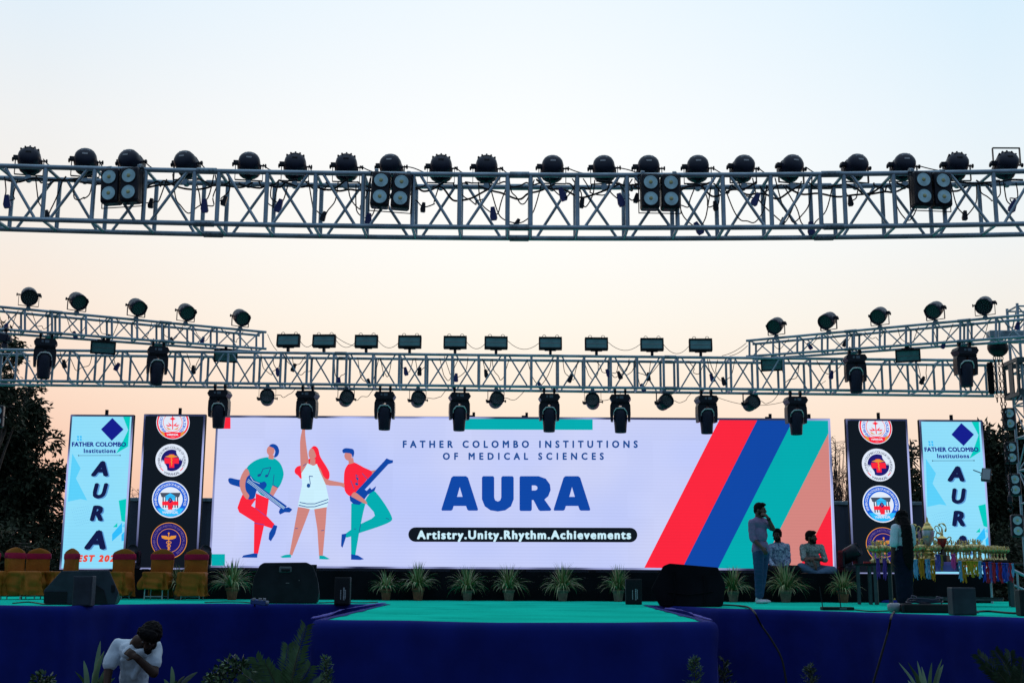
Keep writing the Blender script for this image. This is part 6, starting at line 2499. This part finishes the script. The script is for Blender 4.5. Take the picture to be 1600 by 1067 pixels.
hr += limb([J(598, 170, -.06), J(618, 235, -.13), J(628, 330, -.15), J(634, 430, -.15), J(640, 520, -.15), J(650, 578, -.13)], [.075, .078, .080, .080, .068, .022])
blob('hair', hr, HAIR, t, .008, 3, .007, 26)
for x in (568, 615):
    g0 = Vector((J(x, 600).x, .0 if x < 600 else .04, .028))
    blob('sandal', [('e', g0 + Vector((-.03, .04, 0)), (.040, .11, .026), frame((-.7, .7, 0), (0, 0, 1)))], SHOEB, t, .007, 2)

# man bending forward in front of the stage
YB = 12.0
o = at(208, 905, YB)
o.z = 0
t = thing('person', 'bearded man in white tee bending forward before the stage, clutching his shirt', 'person', o)
J = Px(o, 100, 900, 6.388)
hc = J(862, 610, -.36)
hd, P, E_, F = head(hc, (-.22, -.72, -.66), (.10, -.62, .78), 1.02)
nk = J(745, 650, -.18)
shL, shR = J(545, 690, -.02), J(900, 700, -.14)
ch_ = J(715, 740, -.08)
pel = J(690, 1210, .28)
elL, wrL = J(448, 900, -.06), J(425, 1110, -.16)
elR, wrR = J(895, 965, -.30), J(715, 800, -.40)
body = hd + limb([hc + Vector((-.02, .10, -.02)), nk, ch_], [.060, .066, .09]) + limb([ch_, J(700, 950, .10), pel], [.10, .10, .12]) + limb([shL, elL, wrL], [.056, .044, .030]) + limb([shR, elR, wrR], [.056, .044, .031])
body += hand(wrR, J(610, 730, -.36) - wrR, (.0, .9, -.2), .9, 1.0, 1) + hand(wrL, (-.05, -.2, -1), (.5, .6, 0), .5, 1.0, 1)
kL, kR = Vector((pel.x - .18, pel.y - .38, .42)), Vector((pel.x + .17, pel.y - .36, .42))
aL, aR = Vector((pel.x - .2, pel.y - .05, .08)), Vector((pel.x + .2, pel.y - .05, .08))
hL, hR = pel + Vector((-.1, 0, -.03)), pel + Vector((.1, 0, -.03))
body += limb([hL, kL, aL], [.09, .06, .042]) + limb([hR, kR, aR], [.09, .06, .042])
blob('body', body, SKIN2, t, .0075, 3)
blob('hair', [E_(0, -.022, .040, (.098, .112, .108)), E_(0, .045, .100, (.078, .06, .045)), E_(-.05, .05, .09, (.045, .045, .04)), E_(.055, .03, .09, (.045, .05, .04)), E_(0, -.08, -.02, (.075, .05, .06)), E_(-.08, -.02, .03, (.02, .05, .05)), E_(.08, -.02, .03, (.02, .05, .05))],
     HAIR, t, .007, 2, .010, 45)
blob('beard', beard(E_) + [E_(0, .06, -.11, (.035, .035, .03))], HAIR, t, .006, 2, .003, 70)
eyes(t, P, 1.02)
sh = [('e', ch_, (.160, .115, .105)), ('e', J(705, 850, .02), (.145, .12, .15)), ('e', J(700, 1000, .12), (.140, .13, .17)), ('e', J(700, 1140, .22), (.150, .14, .15)), ('c', shL, ch_, .066, .10), ('c', shR, ch_, .066, .10), ('c', nk + Vector((0, .03, -.02)), ch_, .072, .10)]
sh += limb([shL, shL.lerp(elL, .85)], [.070, .074]) + limb([shR, shR.lerp(elR, .62)], [.068, .076])
sh += [('c', ch_, J(700, 1140, .22), .118, .13)]
sh += [('c', J(650, 780, -.22), J(800, 760, -.26), .035, .04), ('c', J(690, 700, -.20), J(620, 770, -.2), .03, .045), ('c', J(800, 830, -.2), J(700, 1000, -.06), .03, .03), ('c', J(590, 830, -.12), J(600, 1100, .05), .025, .03)]
blob('tee', sh, WTEE, t, .009, 3, .010, 11)
blob('trousers', limb([pel, hL, kL, aL + Vector((0, 0, .02))], [.14, .115, .085, .065]) + limb([pel, hR, kR, aR + Vector((0, 0, .02))], [.14, .115, .085, .065]), BLKT, t, .010, 3, .008, 14)
for a in (aL, aR):
    blob('shoe', [('e', Vector((a.x, a.y - .07, .036)), (.048, .13, .036)), ('c', Vector((a.x, a.y, .05)), Vector((a.x, a.y, .09)), .044, .044)], SHOEB, t, .008, 2)

# ---------------------------------------------------------------- plants before the stage
PLG = mat('palm_green', (.06, .13, .05), .5, 0, .35, 5)
PLP = mat('pale_strap_leaf', (.20, .32, .18), .5, 0, .25, 5)
PLD = mat('deep_green_leaf', (.020, .048, .020), .5, 0, .4, 6)
PLT = mat('plant_stem', (.05, .06, .025), .7)
gr_ = random.Random(44)


def px_base(px, Y):
    p = at(px, 905, Y)
    return Vector((p.x, Y, 0))


def zof(px, py, Y):
    return at(px, py, Y).z


def strap_plant(label, px, Y, leaves, wid=.022, mats=None, sc=1):
    """leaves: tips in pixels; each leaf rises from the base and bends to its tip"""
    b = px_base(px, Y)
    t = thing('strap_leaf_plant', label, 'plant', b, 0, 'plants in front of the stage')
    m = MB()
    for i, (tx, ty, w) in enumerate(leaves):
        tip = at(tx, ty, Y + gr_.uniform(-.15, .15)) - b
        base = Vector((tip.x * .08 + gr_.uniform(-.03, .03), gr_.uniform(-.04, .04), .28))
        side_ = Vector((1 if abs(tip.x) < .1 else .5, .5, .2)).normalized()
        mid = base.lerp(tip, .55) + Vector((-tip.x * .22, 0, .10))
        ps = spline([base, mid, tip], 6, False)
        vs = []
        n = len(ps)
        for k, p in enumerate(ps):
            f = k / (n - 1)
            ww = w * wid * (.5 + 1.1 * f if f < .45 else 1 * (1 - ((f - .45) / .55) ** 2))
            d = (ps[min(k + 1, n - 1)] - ps[max(k - 1, 0)]).normalized()
            s = d.cross(Vector((.2, 1, .1))).normalized()
            s = (s + Vector((0, .5 * (1 if i % 2 else -1), 0))).normalized()
            vs += [p - s * ww, p + d.cross(s) * ww * .25, p + s * ww]
        fs = []
        for k in range(n - 1):
            fs += [(3 * k, 3 * k + 1, 3 * k + 4, 3 * k + 3), (3 * k + 1, 3 * k + 2, 3 * k + 5, 3 * k + 4)]
        m.add(vs, fs, None, i % 2, True)
    m.build('foliage', mats or [PLP, PLG], t)
    s = MB()
    s.path([(0, 0, 0.25), (.01, 0, .45), (.0, 0, .62)], .03, 8)
    s.build('stem', PLT, t)
    p = MB()
    p.lathe([(.11, .003), (.15, .22), (.16, .25), (.15, .27), (.12, .25), (0, .25)], 18)
    p.build('pot', TERRA2, t)
    return t


strap_plant('strap leaved plant with pale arching leaves beside the bending man', 157, 12.6, [(157, 1000, 1.2), (163, 1016, 1.9), (131, 1031, 1.2), (117, 1048, 1.3), (176, 1034, 1.3), (186, 1032, 1.0), (128, 1066, 1.6), (170, 1042, 1.2), (146, 1048, 1.2), (180, 1058, 1.3)])
strap_plant('strap leaved plant with pale pointed leaves at the bottom right, below the amplifier', 1440, 11.6, [(1404, 1034, .8), (1418, 1033, .8), (1433, 1031, .9), (1472, 1028, .7), (1474, 1037, 1.6), (1456, 1034, .9), (1418, 1062, 1.2), (1486, 1066, 1.2), (1440, 1040, 1.0), (1428, 1046, 1.6)])
strap_plant('dark upright strap leaves between the bending man and the round bush', 280, 13.5, [(268, 1040, 1.2), (289, 1055, 1.2), (256, 1060, 1.1), (300, 1058, 1.2), (276, 1062, 1.2), (309, 1049, 1.6)], mats=[PLG, PLD])


def palm(label, px, Y, fronds, mats=PLG, ll=.17):
    b = px_base(px, Y)
    t = thing('areca_palm', label, 'palm', b, 0, 'feather palms in front of the stage')
    st_ = MB()
    rd = random.Random(px)
    for i, (tx, ty, droop) in enumerate(fronds):
        tip = at(tx, ty, Y + rd.uniform(-.25, .25)) - b
        base = Vector((rd.uniform(-.05, .05), rd.uniform(-.04, .04), .25))
        mid = base.lerp(tip, .55) + Vector((-tip.x * .25, 0, droop))
        ps = spline([base, mid, tip], 14, False)
        st_.path(ps, 0, 5, rs=[.010 * (1 - .75 * k / len(ps)) for k in range(len(ps))])
        m = MB()
        n = len(ps)
        vs, fs = [], []
        for k in range(int(n * .35), n):
            f = (k - n * .35) / (n * .65)
            d = (ps[min(k + 1, n - 1)] - ps[k - 1]).normalized()
            s = d.cross(Vector((0, 1, 0))).normalized()
            L_ = ll * (1 - .55 * f) * rd.uniform(.85, 1.1)
            for sg in (-1, 1):
                for h in (0, .5):
                    p = ps[k].lerp(ps[min(k + 1, n - 1)], h)
                    dd = (d * .75 + s * sg * .75 + Vector((0, sg * .15 + rd.uniform(-.2, .2), -.10 + rd.uniform(-.1, .1)))).normalized()
                    q = p + dd * L_
                    q.z -= L_ * .15
                    wv = dd.cross(Vector((0, 1, .3))).normalized() * .008
                    o_ = len(vs)
                    vs += [p, p.lerp(q, .45) + wv, q, p.lerp(q, .45) - wv]
                    fs.append((o_, o_ + 1, o_ + 2, o_ + 3))
        m.add(vs, fs)
        m.build('frond', mats, t)
    st_.build('stalks', PLT, t)
    p = MB()
    p.lathe([(.13, .003), (.18, .22), (.19, .26), (.18, .28), (.14, .25), (0, .25)], 18)
    p.build('pot', TERRA2, t)
    return t


palm('green feather palm rising before the left corner of the front platform', 452, 11.0, [(478, 978, .05), (450, 1008, .06), (400, 1027, .10), (415, 1035, .10), (470, 1015, .06), (485, 1040, .06), (440, 1050, .05), (505, 1060, .05), (380, 1052, .10)])
palm('dark feather palm at the bottom right corner', 1575, 12.5, [(1528, 1022, .14), (1555, 1016, .12), (1578, 1018, .10), (1600, 1030, .1), (1540, 1040, .1), (1590, 1045, .08), (1560, 1050, .08), (1620, 1040, .1)], PLD, .15)


def bush(label, name, px, Y, masses, n, ll, mats, seed):
    b = px_base(px, Y)
    t = thing(name, label, 'plant', b, 0, 'plants in front of the stage')
    rd = random.Random(seed)
    vs, fs, mi = [], [], []
    st_ = MB()
    for (mx_, my_, r, rz_) in masses:
        c = at(mx_, my_, Y) - b
        st_.path([(c.x * .2, 0, .0), (c.x * .7, 0, c.z * .6), (c.x, c.y, c.z)], .009, 5)
        for i in range(n):
            d = Vector((rd.gauss(0, 1), rd.gauss(0, 1), rd.gauss(0, 1))).normalized()
            p = c + Vector((d.x * r, d.y * r, d.z * rz_)) * rd.random() ** .5
            a = (d + Vector((rd.gauss(0, .5), rd.gauss(0, .5), rd.gauss(0, .5)))).normalized()
            leafquad(vs, fs, p, a, Vector((rd.gauss(0, 1), rd.gauss(0, 1), rd.gauss(0, 1))), ll * rd.uniform(.6, 1.2), ll * .3)
            mi.append(rd.randrange(2))
    m = MB()
    m.add(vs, fs)
    m.m = mi
    m.build('foliage', mats, t)
    st_.build('stems', PLT, t)
    return t


bush('round leafy dark bush at the bottom left, left of the feather palm', 'leafy_bush', 365, 12.5, [(365, 1040, .14, .10), (345, 1055, .14, .10), (385, 1050, .14, .12), (365, 1075, .25, .2), (335, 1068, .1, .1)], 190, .05, [PLD, PLG], 3)
bush('small broad leaved plant at the very bottom left', 'leafy_bush', 66, 12.5, [(66, 1062, .10, .06), (70, 1085, .14, .14)], 120, .06, [PLD, PLG], 4)


def conifer(label, px, top, Y, w, seed, mats=None):
    b = px_base(px, Y)
    t = thing('young_conifer', label, 'plant', b, 0, 'young conifers in front of the stage')
    rd = random.Random(seed)
    H_ = zof(px, top, Y)
    vs, fs = [], []
    st_ = MB()
    st_.path([(0, 0, 0), (.01, 0, H_ * .5), (0, 0, H_)], 0, 6, rs=[.02, .013, .003])
    for i in range(120):
        f = rd.random() ** .8
        z = H_ * (.35 + .65 * f)
        a = rd.uniform(0, 2 * PI)
        L_ = 1.55 * w * (1.08 - f) * rd.uniform(.5, 1.15) + .02
        d = Vector((math.cos(a), math.sin(a), rd.uniform(.5, 1.3))).normalized()
        p0 = Vector((0, 0, z - L_ * .4))
        st_.path([p0, p0 + d * L_], 0, 3, rs=[.003, .001])
        for q in range(7):
            p = p0 + d * L_ * (.25 + .75 * q / 6)
            leafquad(vs, fs, p, (d + Vector((rd.gauss(0, .6), rd.gauss(0, .6), rd.gauss(.1, .5)))).normalized(), Vector((rd.gauss(0, 1), rd.gauss(0, 1), rd.gauss(0, 1))), .045, .0045)
    m = MB()
    m.add(vs, fs)
    m.build('foliage', mats or PLG, t)
    st_.build('stem', PLT, t)
    return t


conifer('feathery young conifer before the front platform, left of its right corner', 1083, 1030, 11.0, .13, 1)
conifer('bushy dark young conifer right at the right corner of the front platform', 1127, 1030, 12.2, .16, 2, PLD)
conifer('young conifer standing before the right skirt, below the receiver', 1260, 1040, 12.2, .17, 3, PLD)
conifer('feathery young conifer before the left corner of the front platform, beside the feather palm', 514, 1029, 10.7, .12, 4)

settle_blobs()
